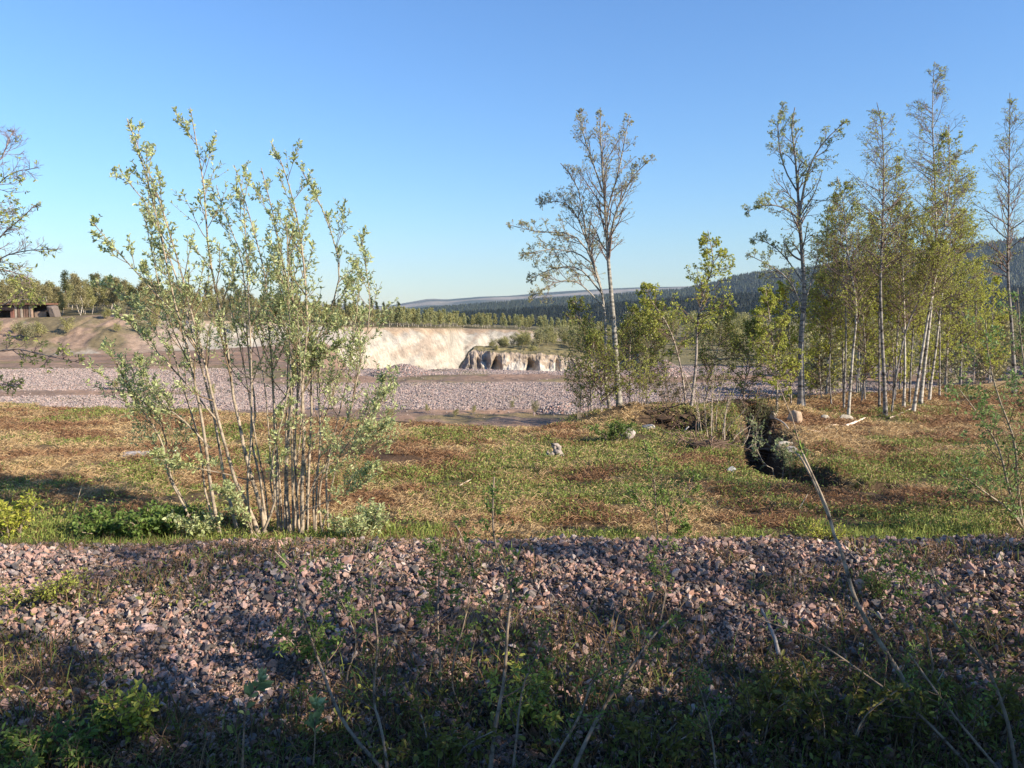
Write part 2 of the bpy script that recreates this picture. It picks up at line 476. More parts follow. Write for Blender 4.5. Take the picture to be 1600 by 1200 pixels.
# the broken earth ledge under the scrub, right of the sand cliff
def ledge():
    px = np.linspace(716, 985, 560); h = np.linspace(0, 1.12, 84)
    H, PX = np.meshgrid(h, px, indexing='ij'); hh = np.clip(H, 0, 1)
    x0 = (PX - 800) / FPX * 107
    wob = 4 * (fbm(PX / 18, hh * 2.2, 4, 3.) - .5)
    P = PX + wob
    y = np.full_like(P, 106.0) + 2.4 * hh ** 1.3
    lip = 1 - sst(.50, .98, hh + .16 * (fbm(PX / 9, hh * 0 + 1, 3) - .5))
    for c0, s0, c1, s1, a in [(757, 17, 788, -4, 3.1), (816, 8, 845, -1, 3.0), (741, 3, 749, 4, .8), (866, 2, 874, 3, 1.4), (884, 2, 890, 2, .8), (903, 1, 910, 2, .9), (927, 2, 936, 2, 1.2), (730, 3, 736, 3, .8)]:
        a0 = c0 + s0 * hh; a1 = c1 + s1 * hh
        d = (P - a0) / np.maximum(a1 - a0, 1)
        y = y + a * lip * np.where((d > 0) & (d < 1), np.clip(d * 6, 0, 1) * np.clip(1 - d, 0, 1) ** .8, 0)
    y = y + 1.3 * (fbm(PX / 26, hh * 2.0, 4, 5.) - .5) + 0.35 * (fbm(PX / 6, hh * 7, 4, 6.) - .5) + .3 * (fbm(PX / 14, hh * 9, 3, 9.) - .5)
    left = 1 - sst(758, 768, P)
    y = y + left * (0.9 * (fbm(PX / 5 + hh * 3, hh * 6, 4, 7.) - .5) + 1.6 * hh)
    y = y - 1.2 * (1 - sst(0, .3, hh)) * fbm(PX / 9, hh * 0 + 4, 3) * 1.4
    vt = np.interp(PX, [716, 724, 732, 740, 770, 812, 850, 880, 900, 930, 985], [580, 568, 553, 547, 551, 552, 553, 557, 560, 562, 566])
    zt = CZ - 107 * (vt - HOR) / FPX + 0.35 * (fbm(PX / 9, PX * 0 + 2, 4) - .5)
    zb = -7.2
    z = zb + (zt - zb) * hh + .25 * (fbm(PX / 3, hh * 8, 3, 8.) - .5)
    back = np.clip((H - 1) / .12, 0, 1)
    y = y + back * 10.0
    flat = CZ - 107 * (vt - HOR) / FPX - .12 + 0.5 * (fbm((PX - 800) / FPX * y / .9, y / .9, 4, 2.) - .5)
    k = np.clip(back * 2.5, 0, 1); z = z * (1 - k) + flat * k - .5 * np.clip(back * 4 - 3, 0, 1)
    X = (PX - 800) / FPX * y * 0.997
    n = fbm(PX / 7, hh * 4, 5, 31.) - .5
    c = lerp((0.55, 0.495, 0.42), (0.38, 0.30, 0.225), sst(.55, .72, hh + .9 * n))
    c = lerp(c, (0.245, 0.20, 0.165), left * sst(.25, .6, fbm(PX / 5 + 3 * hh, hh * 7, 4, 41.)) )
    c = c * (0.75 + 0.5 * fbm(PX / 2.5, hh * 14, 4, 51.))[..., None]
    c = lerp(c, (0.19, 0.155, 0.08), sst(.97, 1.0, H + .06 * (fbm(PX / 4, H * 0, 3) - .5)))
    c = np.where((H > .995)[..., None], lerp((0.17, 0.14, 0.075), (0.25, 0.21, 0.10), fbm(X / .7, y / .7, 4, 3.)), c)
    nr, nc = PX.shape; i = (np.arange(nr - 1)[:, None] * nc + np.arange(nc - 1)[None, :])
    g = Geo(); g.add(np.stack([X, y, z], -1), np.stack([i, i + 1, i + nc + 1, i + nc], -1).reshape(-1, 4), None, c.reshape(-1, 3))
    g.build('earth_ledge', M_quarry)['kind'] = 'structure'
ledge()

# ------------------------------------------------------------------ hills far away (ridges built at their distance)
def ridge(name, sil, D0, Dc, D1, z0, cols, seed, nu=260, nr=60):
    px = np.linspace(-700, 2300, nu)
    sx, sv = zip(*sil)
    crest = CZ + Dc * (HOR - np.interp(px, sx, sv)) / FPX
    rows = np.linspace(0, 1, nr)
    V = []; C = []
    for r in rows:
        Dd = D0 + (D1 - D0) * r
        if Dd <= Dc: f = sst(0, 1, np.array((Dd - D0) / (Dc - D0))) ** 0.8
        else: f = 1 - 0.5 * sst(0, 1, np.array((Dd - Dc) / (D1 - Dc)))
        x = (px - 800) / FPX * Dd
        z = z0 + (crest - z0) * f + Dc * 0.004 * (fbm(x / (Dc * .08), np.full_like(x, Dd / (Dc * .08)), 4, seed) - 0.5) * (0.4 + 0.6 * f)
        m = sst(.45, .6, fbm(x / (Dc * .05), np.full_like(x, Dd / (Dc * .02)), 4, seed + 3))
        V.append(np.stack([x, np.full_like(x, Dd), z], -1)); C.append(lerp(cols[0], cols[1], m))
    V = np.array(V); C = np.array(C)
    i = (np.arange(nr - 1)[:, None] * nu + np.arange(nu - 1)[None, :])
    Q = np.stack([i, i + 1, i + nu + 1, i + nu], -1).reshape(-1, 4)
    g = Geo(); g.add(V, Q, None, C.reshape(-1, 3))
    o = g.build(name, M_hill); o['kind'] = 'structure'
    return V

SIL_FAR = [(-700, 470), (300, 474), (605, 478), (640, 472), (672, 467), (700, 468.5), (750, 464), (800, 462), (850, 458), (960, 451), (1100, 446), (1300, 440), (2300, 430)]
SIL_MID = [(-700, 500), (560, 497), (640, 490), (720, 484), (800, 477), (860, 472), (950, 466), (1060, 459), (1110, 448), (1140, 439), (1190, 429), (1260, 424), (1330, 412), (1440, 398), (1520, 388), (1600, 380), (2300, 350)]
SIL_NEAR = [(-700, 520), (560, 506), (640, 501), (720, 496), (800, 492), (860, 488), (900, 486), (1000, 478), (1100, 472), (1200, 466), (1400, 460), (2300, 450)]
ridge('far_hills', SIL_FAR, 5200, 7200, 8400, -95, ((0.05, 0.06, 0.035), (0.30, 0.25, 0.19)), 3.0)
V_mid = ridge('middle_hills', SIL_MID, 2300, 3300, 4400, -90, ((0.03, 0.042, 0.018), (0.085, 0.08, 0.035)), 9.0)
V_near = ridge('forested_ridge', SIL_NEAR, 900, 1500, 2100, -80, ((0.010, 0.016, 0.010), (0.018, 0.024, 0.013)), 15.0)  # near-black tones: dark spruce, plus the ridge's shade put into the colour

def cone_forest(name, V, n, h, w, col, seed, label):
    r = np.random.default_rng(seed)
    nr, nu, _ = V.shape
    a = r.random(n) ** 0.8 * (nr * 0.56); b = (0.33 + 0.47 * r.random(n)) * (nu - 2)
    i = np.clip(a.astype(int), 0, nr - 2); j = b.astype(int); fa = (a - i)[:, None]; fb = (b - j)[:, None]
    P = (V[i, j] * (1 - fa) + V[i + 1, j] * fa) * (1 - fb) + (V[i, j + 1] * (1 - fa) + V[i + 1, j + 1] * fa) * fb
    H = h * (0.6 + 0.8 * r.random(n)); Wd = w * (0.7 + 0.6 * r.random(n))
    k = 5
    ang = np.arange(k) * 2 * math.pi / k
    an = ang[None] + r.random((n, 1)) * 6
    ring = P[:, None] + np.stack([np.cos(an) * Wd[:, None], np.sin(an) * Wd[:, None], np.zeros_like(an) - 0.5], -1)
    tip = P + np.stack([0 * H, 0 * H, H], -1)
    VV = np.concatenate([ring, tip[:, None]], 1)
    base = np.arange(n)[:, None] * (k + 1)
    T = np.concatenate([np.concatenate([base + q, base + (q + 1) % k, base + k], 1) for q in range(k)])
    c = np.asarray(col) * (0.6 + 0.8 * r.random((n, 1)))
    g = Geo(); g.add(VV.reshape(-1, 3), None, T, np.repeat(c, k + 1, axis=0))
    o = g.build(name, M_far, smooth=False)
    return tag(o, label, 'forest', kind='stuff')

cone_forest('spruce_forest', V_near, 30000, 11, 3.0, (0.012, 0.019, 0.013), 1, 'dark spruce forest covering the near ridge, its shade put into the colour')  # spruce is dark; its colour also stands in for shade on the ridge
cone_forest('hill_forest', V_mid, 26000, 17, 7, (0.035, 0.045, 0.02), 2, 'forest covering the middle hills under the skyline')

# ------------------------------------------------------------------ stones
def rock_variants(n, seed, sub=1):
    import bmesh
    r = np.random.default_rng(seed); out = []
    for _ in range(n):
        if sub == 1:                                         # crushed rock: the hull of a few random points
            pts = nrm(r.normal(size=(10, 3))) * (0.8 + 0.3 * r.random((10, 1)))
            bm = bmesh.new()
            for q in pts: bm.verts.new(tuple(q))
            bmesh.ops.convex_hull(bm, input=bm.verts)
            loose = [v for v in bm.verts if not v.link_faces]
            bmesh.ops.delete(bm, geom=loose, context='VERTS')
            bmesh.ops.triangulate(bm, faces=bm.faces[:])
            bm.verts.index_update()
            V = np.array([v.co[:] for v in bm.verts]); T = np.array([[v.index for v in f.verts] for f in bm.faces]); bm.free()
            V = V * np.array([1.05, 0.55 + 0.4 * r.random(), 0.45 + 0.35 * r.random()])
            out.append((V, T)); continue
        bm = bmesh.new(); bmesh.ops.create_icosphere(bm, subdivisions=sub, radius=1)
        V = np.array([v.co[:] for v in bm.verts]); T = np.array([[v.index for v in f.verts] for f in bm.faces]); bm.free()
        for _k in range(7):                                  # flat fracture faces
            d = nrm(r.normal(size=3)); o = 0.45 + 0.4 * r.random()
            h = V @ d; V = V - np.maximum(h - o, 0)[:, None] * d
        V = V * (1 + 0.03 * r.normal(size=(len(V), 1)))
        V = V * np.array([1, 0.5 + 0.45 * r.random(), 0.4 + 0.4 * r.random()])
        out.append((V, T))
    return out

def rand_rot(n, r):
    q = nrm(r.normal(size=(n, 4))); w, x, y, z = q.T
    return np.stack([1 - 2 * (y * y + z * z), 2 * (x * y - z * w), 2 * (x * z + y * w), 2 * (x * y + z * w), 1 - 2 * (x * x + z * z), 2 * (y * z - x * w),
                     2 * (x * z - y * w), 2 * (y * z + x * w), 1 - 2 * (x * x + y * y)], -1).reshape(n, 3, 3)

def scatter_stones(g, P, size, cols, variants, r):
    n = len(P); R = rand_rot(n, r); which = r.integers(0, len(variants), n)
    for k, (V, T) in enumerate(variants):
        m = which == k
        if not m.any(): continue
        VV = np.einsum('nij,vj->nvi', R[m], V) * size[m][:, None, None] + P[m][:, None]
        cnt = m.sum(); nv = len(V)
        TT = (T[None] + (np.arange(cnt) * nv)[:, None, None]).reshape(-1, 3)
        g.add(VV.reshape(-1, 3), None, TT, np.repeat(cols[m], nv, axis=0))

def stone_cols(n, r):
    pal = np.array([(0.44, 0.295, 0.25), (0.36, 0.265, 0.23), (0.17, 0.155, 0.15), (0.10, 0.093, 0.09), (0.48, 0.41, 0.37), (0.40, 0.24, 0.18), (0.27, 0.235, 0.22)])
    p = np.array([.24, .2, .17, .13, .09, .07, .1])
    return pal[r.choice(len(pal), n, p=p)] * (0.75 + 0.5 * r.random((n, 1)))

r = np.random.default_rng(3)
RV = rock_variants(14, 4)
n = 175000
u = r.uniform(-0.95, 0.95, n); Y = 4.9 + 4.0 * r.random(n) ** 0.9; X = u * Y
mossy = fbm(X / 0.9, Y / 0.6, 4, 71.) + np.interp(X, [-6, -4, -2, 8], [0.10, 0.07, 0.0, 0.0])
low = np.interp(Y, [4.9, 5.6, 6.3, 9.0], [.30, .17, .0, .0])
keep = (mossy + low < 0.60) | (r.random(n) < 0.38)
X, Y = X[keep], Y[keep]; n = len(X)
sz = 0.008 + 0.0125 * r.random(n) + 0.04 * r.random(n) ** 11
Zs = terrain(X, Y)
g = Geo()
scatter_stones(g, np.stack([X, Y, Zs + sz * (0.1 + 0.7 * r.random(n))], -1), sz, stone_cols(n, r) * np.array([0.86, 0.79, 0.74]), RV, r)
tag(g.build('ballast_stones', M_stone, smooth=False), 'pink and grey crushed ballast stones covering the bank', 'crushed stone', kind='stuff')

# stone bands on the pit floor
RV0 = [(V, T) for V, T in rock_variants(8, 9, 1)]
n = 260000
u = r.uniform(-0.9, 0.9, n); Y = r.uniform(36, 66, n); X = u * Y
Zs, q = terrain(X, Y, True)
vv = HOR + FPX * (CZ - Zs) / Y + 9 * (fbm(X / 7, Y / 3, 4, 55.) - .5); px = q['px']
k = np.interp(px, [0, 250, 420, 1700], [1, 1, 0, 0])
gm = ((vv > 600) & (vv < 640)); gl = ((vv > 576) & (vv < 609)) | ((vv > 618) & (vv < 637)); gr = (vv > 571) & (vv < 585) & (px > 540)
pr = gm * (1 - k) + gl * k + gr * 0.8 + 0.012
keep = r.random(n) < pr
X, Y, Zs = X[keep], Y[keep], Zs[keep]; n = len(X)
sz = 0.04 + 0.05 * r.random(n) ** 2
g = Geo()
scatter_stones(g, np.stack([X, Y, Zs + sz * 0.2], -1), sz, 0.45 * stone_cols(n, r) + 0.5 * np.array([0.38, 0.30, 0.265]), RV0[:4], r)
tag(g.build('gravel_stones', M_stone, smooth=False), 'pale pink gravel laid in bands across the pit floor', 'gravel', kind='stuff')

def heap(name, px, py, Y, w, h, label, n=5000):
    """a conical heap of crushed stone"""
    c = at(px, py, Y); c[2] = terrain(c[:1], c[1:2])[0]
    rr = np.linspace(0, 1, 14); th = np.linspace(0, 2 * math.pi, 33)[:-1]
    Rr, Th = np.meshgrid(rr, th, indexing='ij')
    prof = (1 - Rr) ** 0.9
    x = w * Rr * np.cos(Th) * (1 + .15 * np.sin(2 * Th + 1)); y = 0.8 * w * Rr * np.sin(Th)
    z = h * prof * (0.9 + 0.3 * fbm(x / w * 3 + 4, y / w * 3 + 7, 3)) - 0.25 * Rr ** 3
    i = np.arange(13)[:, None] * 32 + np.arange(32)[None]; j = np.arange(13)[:, None] * 32 + (np.arange(32) + 1)[None] % 32
    g = Geo(); g.add(np.stack([x, y, z], -1) , np.stack([i, j, j + 32, i + 32], -1).reshape(-1, 4), None, np.array((0.34, 0.27, 0.25)))
    root = empty(name, c, label, 'gravel heap')
    g.build('heap_body', M_quarry, root)
    s = Geo(); r2 = np.random.default_rng(int(px))
    q = np.sqrt(r2.random(n)); t = r2.random(n) * 2 * math.pi
    X = w * q * np.cos(t) * (1 + .15 * np.sin(2 * t + 1)); Yy = 0.8 * w * q * np.sin(t)
    Z = h * (1 - q) ** 0.9 * (0.9 + 0.3 * fbm(X / w * 3 + 4, Yy / w * 3 + 7, 3)) - .25 * q ** 3
    sz = 0.045 + 0.05 * r2.random(n)
    scatter_stones(s, np.stack([X, Yy, Z], -1), sz, stone_cols(n, r2), RV0, r2)
    tag(s.build('stones', M_stone, root, False), kind='stuff')

heap('gravel_heap', 1036, 585, 57, 1.9, 1.15, 'pointed heap of pinkish gravel between the birch clump and the slanted tree')
heap('gravel_heap', 628, 586, 60, 2.6, 0.75, 'low rounded gravel heap in front of the sand cliff')
heap('gravel_heap', 880, 640, 38, 1.5, 0.35, 'dark flat rubble heap at the right end of the gravel band', 1200)

def boulder(px, py, s, col, label, name='boulder', flat=(1, .8, .8), yaw=0.0, sink=0.25):
    p = gp(px, py)
    V, T = rock_variants(1, int(px * 7 + py), 3)[0]
    V = V / np.abs(V).max(0) * np.asarray(flat) * s
    V = V * (1 + 0.05 * (fbm(V[:, 0] / s * 2 + 5, V[:, 1] / s * 2 + V[:, 2] / s * 3, 3) - .5)[:, None])
    ca, sa = math.cos(yaw), math.sin(yaw)
    V = V @ np.array([[ca, sa, 0], [-sa, ca, 0], [0, 0, 1]])
    V[:, 2] += V[:, 2].max() * (1 - 2 * sink)
    g = Geo(); g.add(V + p, None, T, col)
    return tag(g.build(name, M_rock, None, True, p), label, 'rock')

boulder(1242, 660, 0.21, (0.40, 0.29, 0.20), 'rounded tan boulder at the foot of the tall grey trunk', flat=(1, .85, 1.0), yaw=.6)
boulder(1226, 700, 0.20, (0.55, 0.48, 0.38), 'pale flat stone on the bare mound left of the fallen stick', flat=(1.1, .7, .45), yaw=.3)
boulder(1236, 709, 0.13, (0.33, 0.29, 0.28), 'small grey stone below the pale flat stone on the mound', flat=(1, .8, .8))
boulder(980, 683, 0.20, (0.42, 0.35, 0.31), 'pinkish block of stone in the grass left of the root hollow', flat=(1, .8, .9), yaw=.5)
boulder(1013, 672, 0.17, (0.42, 0.36, 0.30), 'small rounded stone at the left lip of the root hollow', flat=(1, .8, .7))
boulder(1142, 738, 0.09, (0.36, 0.35, 0.36), 'small bluish grey stone lying alone in the green grass', flat=(1, .8, .8))
boulder(1208, 655, 0.13, (0.55, 0.45, 0.34), 'small light stone beside the black ditch mouth', flat=(1, .8, .9))
boulder(1320, 657, 0.18, (0.45, 0.38, 0.29), 'mossy stone by the white birch foot with the stick', flat=(1.2, .8, .6), yaw=-.4)
boulder(1290, 654, 0.12, (0.45, 0.40, 0.32), 'small stone under the thin birches right of the boulder', flat=(1, .8, .7))
boulder(215, 712, 0.22, (0.42, 0.36, 0.32), 'flat pale stone lying in the dry grass left of the willow', flat=(1.6, .9, .25), sink=.35)
boulder(1345, 920, 0.065, (0.47, 0.29, 0.22), 'large pink ballast stone beside the leaning cut stem', flat=(1, .8, .9))
boulder(231, 985, 0.085, (0.42, 0.29, 0.25), 'broad pink slab on the shaded left part of the bank', flat=(1.5, .8, .5))

# ------------------------------------------------------------------ grass, straw and herbs of the field
def blades(g, X, Y, L, Wd, lean, col, r, zoff=0.0):
    n = len(X); Z = terrain(X, Y) + zoff
    a = r.random(n) * 2 * math.pi
    d = np.stack([np.cos(a) * np.sin(lean), np.sin(a) * np.sin(lean), np.cos(lean)], -1)
    b = np.stack([X, Y, Z], -1)
    side = nrm(np.cross(d, nrm(r.normal(size=(n, 3)) + np.array([0, -1.2, 0]))))
    w = Wd[:, None] * 0.5
    mid = b + d * (L * 0.55)[:, None] + np.array([0, 0, 0.02])
    tip = b + d * L[:, None]; tip[:, 2] -= 0.18 * L * np.sin(lean)
    V = np.stack([b - side * w, b + side * w, mid + side * w * .8, mid - side * w * .8, tip], 1)
    i = np.arange(n)[:, None] * 5
    g.add(V.reshape(-1, 3), i + np.array([[0, 1, 2, 3]]), i + np.array([[3, 2, 4]]), np.repeat(col, 5, axis=0))

r = np.random.default_rng(8)
n = 480000
Y = 8.8 + 20.5 * r.random(n) ** 1.25; X = r.uniform(-0.80, 0.80, n) * Y
px = px_of(X, Y)
keep = (Y < edge_y(px) + 0.6) & (seg_dist(X, Y, DITCH) > 0.32) & (fbm(X / .9, Y / .9, 4, 44.) < .68)
X, Y = X[keep], Y[keep]
gm = green_mask(X, Y); rm = rust_mask(X, Y)
isg = r.random(len(X)) < gm * 0.62
g = Geo()
xs, ys = X[~isg], Y[~isg]; m = len(xs)
c = lerp((0.50, 0.355, 0.185), (0.29, 0.16, 0.085), np.clip(rm[~isg] * 1.0 + 0.3 * r.normal(size=m), 0, 1)) * (0.7 + 0.6 * r.random((m, 1)))
blades(g, xs, ys, 0.06 + 0.15 * r.random(m), 0.005 + 0.0005 * ys, np.radians(r.uniform(55, 92, m)), c, r, 0.012)
tag(g.build('dry_grass', M_grass), 'flattened dry straw and brown grass on the field', 'dry grass', kind='stuff')
g = Geo()
xs, ys = X[isg], Y[isg]; m = len(xs)
tall = 1 + 0.9 * (1 - sst(9.8, 12, ys))
c = lerp((0.15, 0.20, 0.045), (0.31, 0.33, 0.09), r.random(m)) * (0.65 + 0.7 * r.random((m, 1)))
blades(g, xs, ys, (0.04 + 0.08 * r.random(m)) * tall, 0.006 + 0.0005 * ys, np.radians(r.uniform(8, 60, m)), c, r)
# small herb leaves in the green patches
n = 110000
Y2 = 8.9 + 18.5 * r.random(n) ** 1.2; X2 = r.uniform(-0.8, 0.8, n) * Y2
k = (r.random(n) < green_mask(X2, Y2) * 0.9) & (Y2 < edge_y(px_of(X2, Y2)) + .4) & (seg_dist(X2, Y2, DITCH) > 0.5)
X2, Y2 = X2[k], Y2[k]; m = len(X2)
Pz = np.stack([X2, Y2, terrain(X2, Y2) + 0.02 + 0.10 * r.random(m)], -1)
cc = lerp((0.14, 0.20, 0.04), (0.32, 0.35, 0.10), r.random(m)) * (0.7 + .6 * r.random((m, 1)))
ax = nrm(r.normal(size=(m, 3)) * np.array([1, 1, .5]))
g.leaves(Pz, ax, nrm(r.normal(size=(m, 3)) * .5 + np.array([0, 0, 1])), 0.025 + .03 * r.random(m), 0.016 + .016 * r.random(m), cc)
tag(g.build('green_grass', M_grass), 'fresh green grass and herbs growing in patches on the field', 'grass', kind='stuff')

# undergrowth on and below the bank
g = Geo()
n = 46000
Y = 4.4 + 5.0 * r.random(n); X = r.uniform(-0.95, 0.95, n) * Y
mossy = fbm(X / 0.9, Y / 0.6, 4, 71.) + np.interp(X, [-6, -4, -2, 8], [0.10, 0.07, 0.0, 0.0])
low = np.interp(Y, [4.4, 5.6, 6.4, 9.0], [.30, .20, .02, .0])
k = (mossy + low > 0.595) & (r.random(n) < 0.75)
X, Y = X[k], Y[k]; m = len(X)
isg = r.random(m) < 0.38
c = np.where(isg[:, None], lerp((0.10, 0.15, 0.03), (0.22, 0.26, 0.07), r.random(m)), lerp((0.30, 0.19, 0.10), (0.13, 0.075, 0.04), r.random(m))) * (0.6 + .7 * r.random((m, 1)))
blades(g, X, Y, 0.07 + 0.16 * r.random(m) * np.where(Y < 6.3, 1.5, .8), np.full(m, 0.007), np.radians(r.uniform(10, 80, m)), c, r, 0.01)
n = 7000
Y = 4.4 + 2.6 * r.random(n) ** 1.3; X = r.uniform(-1.0, 1.0, n) * Y
k = fbm(X / .7, Y / .7, 4, 5.) + np.interp(Y, [4.4, 5.6, 7.0], [.12, .06, -.12]) + np.interp(X, [-4, -1.5, 2, 4], [.0, -.03, .02, .06]) > 0.54
X, Y = X[k], Y[k]; m = len(X)
P = np.stack([X, Y, terrain(X, Y) + 0.02 + 0.22 * r.random(m) ** 1.5], -1)
cc = lerp((0.09, 0.095, 0.02), (0.24, 0.24, 0.06), r.random(m) ** 1.5) * (0.7 + .6 * r.random((m, 1)))  # leaf colours darkened to deepen the shade below the bank
g.leaves(P, nrm(r.normal(size=(m, 3)) * np.array([1, 1, .5]) + np.array([0, 0, .25])), nrm(r.normal(size=(m, 3)) * .6 + np.array([0, 0, 1])), 0.03 + .035 * r.random(m), 0.018 + .018 * r.random(m), cc, True)
n = 22000
Y = 4.4 + 4.4 * r.random(n) ** 1.7; X = r.uniform(-.95, .95, n) * Y
k = fbm(X / .8, Y / .8, 3, 91.) > .45
X, Y = X[k], Y[k]; m = len(X)
c = lerp((0.32, 0.21, 0.12), (0.13, 0.08, 0.045), r.random(m)) * (0.6 + .7 * r.random((m, 1)))
blades(g, X, Y, 0.05 + 0.18 * r.random(m) ** 2, np.full(m, 0.006), np.radians(r.uniform(70, 95, m)), c, r, 0.035)
tag(g.build('undergrowth', M_grass), 'shaded herbs, moss and dead stalks below the ballast bank', 'undergrowth', kind='stuff')

# ------------------------------------------------------------------ plants
def interp_paths(P, s):
    """P (N,n,3), s (N,k) -> points and tangents (N,k,3)"""
    N, n, _ = P.shape
    f = np.clip(s, 0, 0.9999) * (n - 1); i = f.astype(int); t = (f - i)[..., None]
    a = P[np.arange(N)[:, None], i]; b = P[np.arange(N)[:, None], i + 1]
    return a * (1 - t) + b * t, nrm(b - a), i

def children(P, R, k, s0, s1, ang, sd, L, n, trop, wob, r, shape=None, flat=0.0, rmin=0.003, rf=0.6):
    """k side shoots on each path; L is a length per path (N,) ; returns paths and radii"""
    N = len(P)
    s = s0 + (s1 - s0) * ((np.arange(k)[None] + r.random((N, k))) / k)
    p, T, _ = interp_paths(P, s)
    rad = np.take_along_axis(R, np.clip((s * (R.shape[1] - 1)).astype(int), 0, R.shape[1] - 1), 1)
    Qv = r.normal(size=(N, k, 3)); Qv[..., 2] *= (1 - flat)
    Qv = nrm(Qv - (Qv * T).sum(-1, keepdims=True) * T)
    a = np.radians(ang + sd * r.normal(size=(N, k)))[..., None]
    d = np.cos(a) * T + np.sin(a) * Qv
    tau = (s - s0) / max(s1 - s0, 1e-6)
    ln = np.asarray(L)[:, None] * (shape(tau) if shape else (1.1 - 0.7 * tau)) * (0.65 + 0.7 * r.random((N, k)))
    p = p.reshape(-1, 3); d = nrm(d.reshape(-1, 3)); ln = ln.reshape(-1)
    out = [p]; st = (ln / (n - 1))[:, None]
    for _ in range(n - 1):
        d = nrm(d + np.array([0, 0, trop]) / (n - 1) + wob * r.normal(size=d.shape))
        p = p + d * st; out.append(p)
    O = np.stack(out, 1)
    r0 = np.maximum(rad.reshape(-1) * rf, rmin)
    RR = r0[:, None] * np.linspace(1, 0.35, n)[None]
    return O, np.maximum(RR, rmin * 0.6), ln

def leaf_on(g, P, per, s0, size, wid, pal, r, out=0.8, droop=0.0, full=False, clump=1, jit=0.0):
    N = len(P)
    if N == 0 or per == 0: return
    s = s0 + (1 - s0) * r.random((N, per))
    p, T, _ = interp_paths(P, s)
    p = np.repeat(p.reshape(-1, 3), clump, 0); T = np.repeat(T.reshape(-1, 3), clump, 0)
    m = len(p)
    q = r.normal(size=(m, 3)); q = nrm(q - (q * T).sum(-1, keepdims=True) * T)
    ax = nrm(T * 0.5 + q * out + np.array([0, 0, -droop]))
    nr = nrm(np.cross(ax, r.normal(size=(m, 3))) + np.array([0, 0, 0.4]))
    p = p + jit * r.normal(size=(m, 3))
    c = lerp(pal[0], pal[1], r.random(m)) * (0.7 + 0.6 * r.random((m, 1)))
    sz = size * (0.6 + 0.7 * r.random(m))
    g.leaves(p, ax, nr, sz, sz * wid, c, full)

def env_birch(t): return (0.12 + 0.88 * (1 - t) ** 0.8) * np.minimum(1, 0.45 + 2.2 * t)
def env_fan(t): return 1.0 - 0.6 * t

PAL_BIRCH = ((0.32, 0.36, 0.06), (0.52, 0.51, 0.12))
PAL_YELLOW = ((0.38, 0.42, 0.055), (0.58, 0.55, 0.11))
PAL_WILLOW = ((0.38, 0.43, 0.17), (0.66, 0.68, 0.36))
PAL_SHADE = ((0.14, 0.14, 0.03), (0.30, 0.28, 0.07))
PAL_GREEN = ((0.11, 0.18, 0.04), (0.24, 0.32, 0.08))

def tree(name, label, cat, stems, bark, bcol=(0.6, 0.58, 0.55), twig=(0.16, 0.11, 0.10), seed=1, n1=34, t0=0.35, L1=1.3, ang1=42, trop1=0.5,
         k2=5, L2=0.5, k3=3, L3=0.25, leaves=3, size=0.045, wid=0.75, pal=PAL_BIRCH, droop=0.4, group=None, limbs=(), leaf_s0=0.2, trop2=0.1,
         full=False, clump=1, limb_n=14, wob=0.10, env=env_birch, leaf2=0, foliage='crown', leaf_t=None, twig_r=0.0045, sides=7, basefix=True, jit=0.0):
    """a woody plant: traced stems and limbs, then three orders of side shoots and their leaves"""
    r = np.random.default_rng(seed)
    P0 = stems[0][0][0].copy()
    root = empty(name, P0, label, cat, group)
    tw = Geo(); lf = Geo()
    wood = []
    for st_ in stems:
        path, ra, rb = st_[:3]
        n = len(path); R = ra + (rb - ra) * np.linspace(0, 1, n) ** 0.8
        R[:2] *= np.array([1.35, 1.1])
        g = Geo(); g.tubes(path, R, sides, bcol)
        g.build('trunk' if len(stems) == 1 else 'stem', bark, root, True, P0)
        wood.append((path, R, st_[4] if len(st_) > 3 else t0, st_[3] if len(st_) > 3 else n1, L1))
    lg = Geo()
    for path, ra, rb in limbs:
        R = ra + (rb - ra) * np.linspace(0, 1, len(path))
        lg.tubes(path, R, 5, bcol); wood.append((path, R, 0.25, limb_n, L1 * 0.55))
    if limbs: lg.build('limbs', bark, root, True, P0)
    for path, R, ts, cnt, ln in wood:
        if cnt <= 0: continue
        A, RA, la = children(path[None], R[None], cnt, ts, 0.965, ang1, 10, np.array([ln]), 7, trop1, wob, r, env, 0.2, twig_r * 1.2, 0.55)
        tw.tubes(A, RA, 4, twig)
        if leaf2 >= 10: leaf_on(lf, path[None, -7:], 34, .25, size * 1.1, wid, pal, r, .8, droop, full)
        if leaf2: leaf_on(lf, A, leaf2, 0.5, size, wid, pal, r, 0.8, droop, full, clump, jit)
        B, RB, lb = children(A, RA, k2, 0.2, 1.0, 42, 14, np.maximum(la * L2, 0.12), 5, trop2, wob, r, None, 0.2, twig_r, 0.6)
        tw.tubes(B, RB, 3, twig)
        Cc = B
        if k3:
            Cc, RC, lc = children(B, RB, k3, 0.25, 1.0, 40, 15, np.maximum(lb * L3 / L2, 0.10), 4, -0.15 if droop > .3 else 0.3, wob * 1.2, r, None, 0.2, twig_r * 0.8, 0.7)
            tw.tubes(Cc, RC, 3, twig)
        sel = Cc
        if leaf_t is not None:
            zz = Cc[:, 0, 2]; f = np.interp(zz, leaf_t[0], leaf_t[1]); sel = Cc[r.random(len(Cc)) < f]
        leaf_on(lf, sel, leaves, leaf_s0, size, wid, pal, r, 0.9, droop, full, clump, jit)
    tw.build('twigs', M_wood, root, True, P0)
    if lf.n: lf.build(foliage, M_leaf, root, True, P0)
    return root

def zpx(v, Y): return CZ + Y * (HOR - v) / FPX

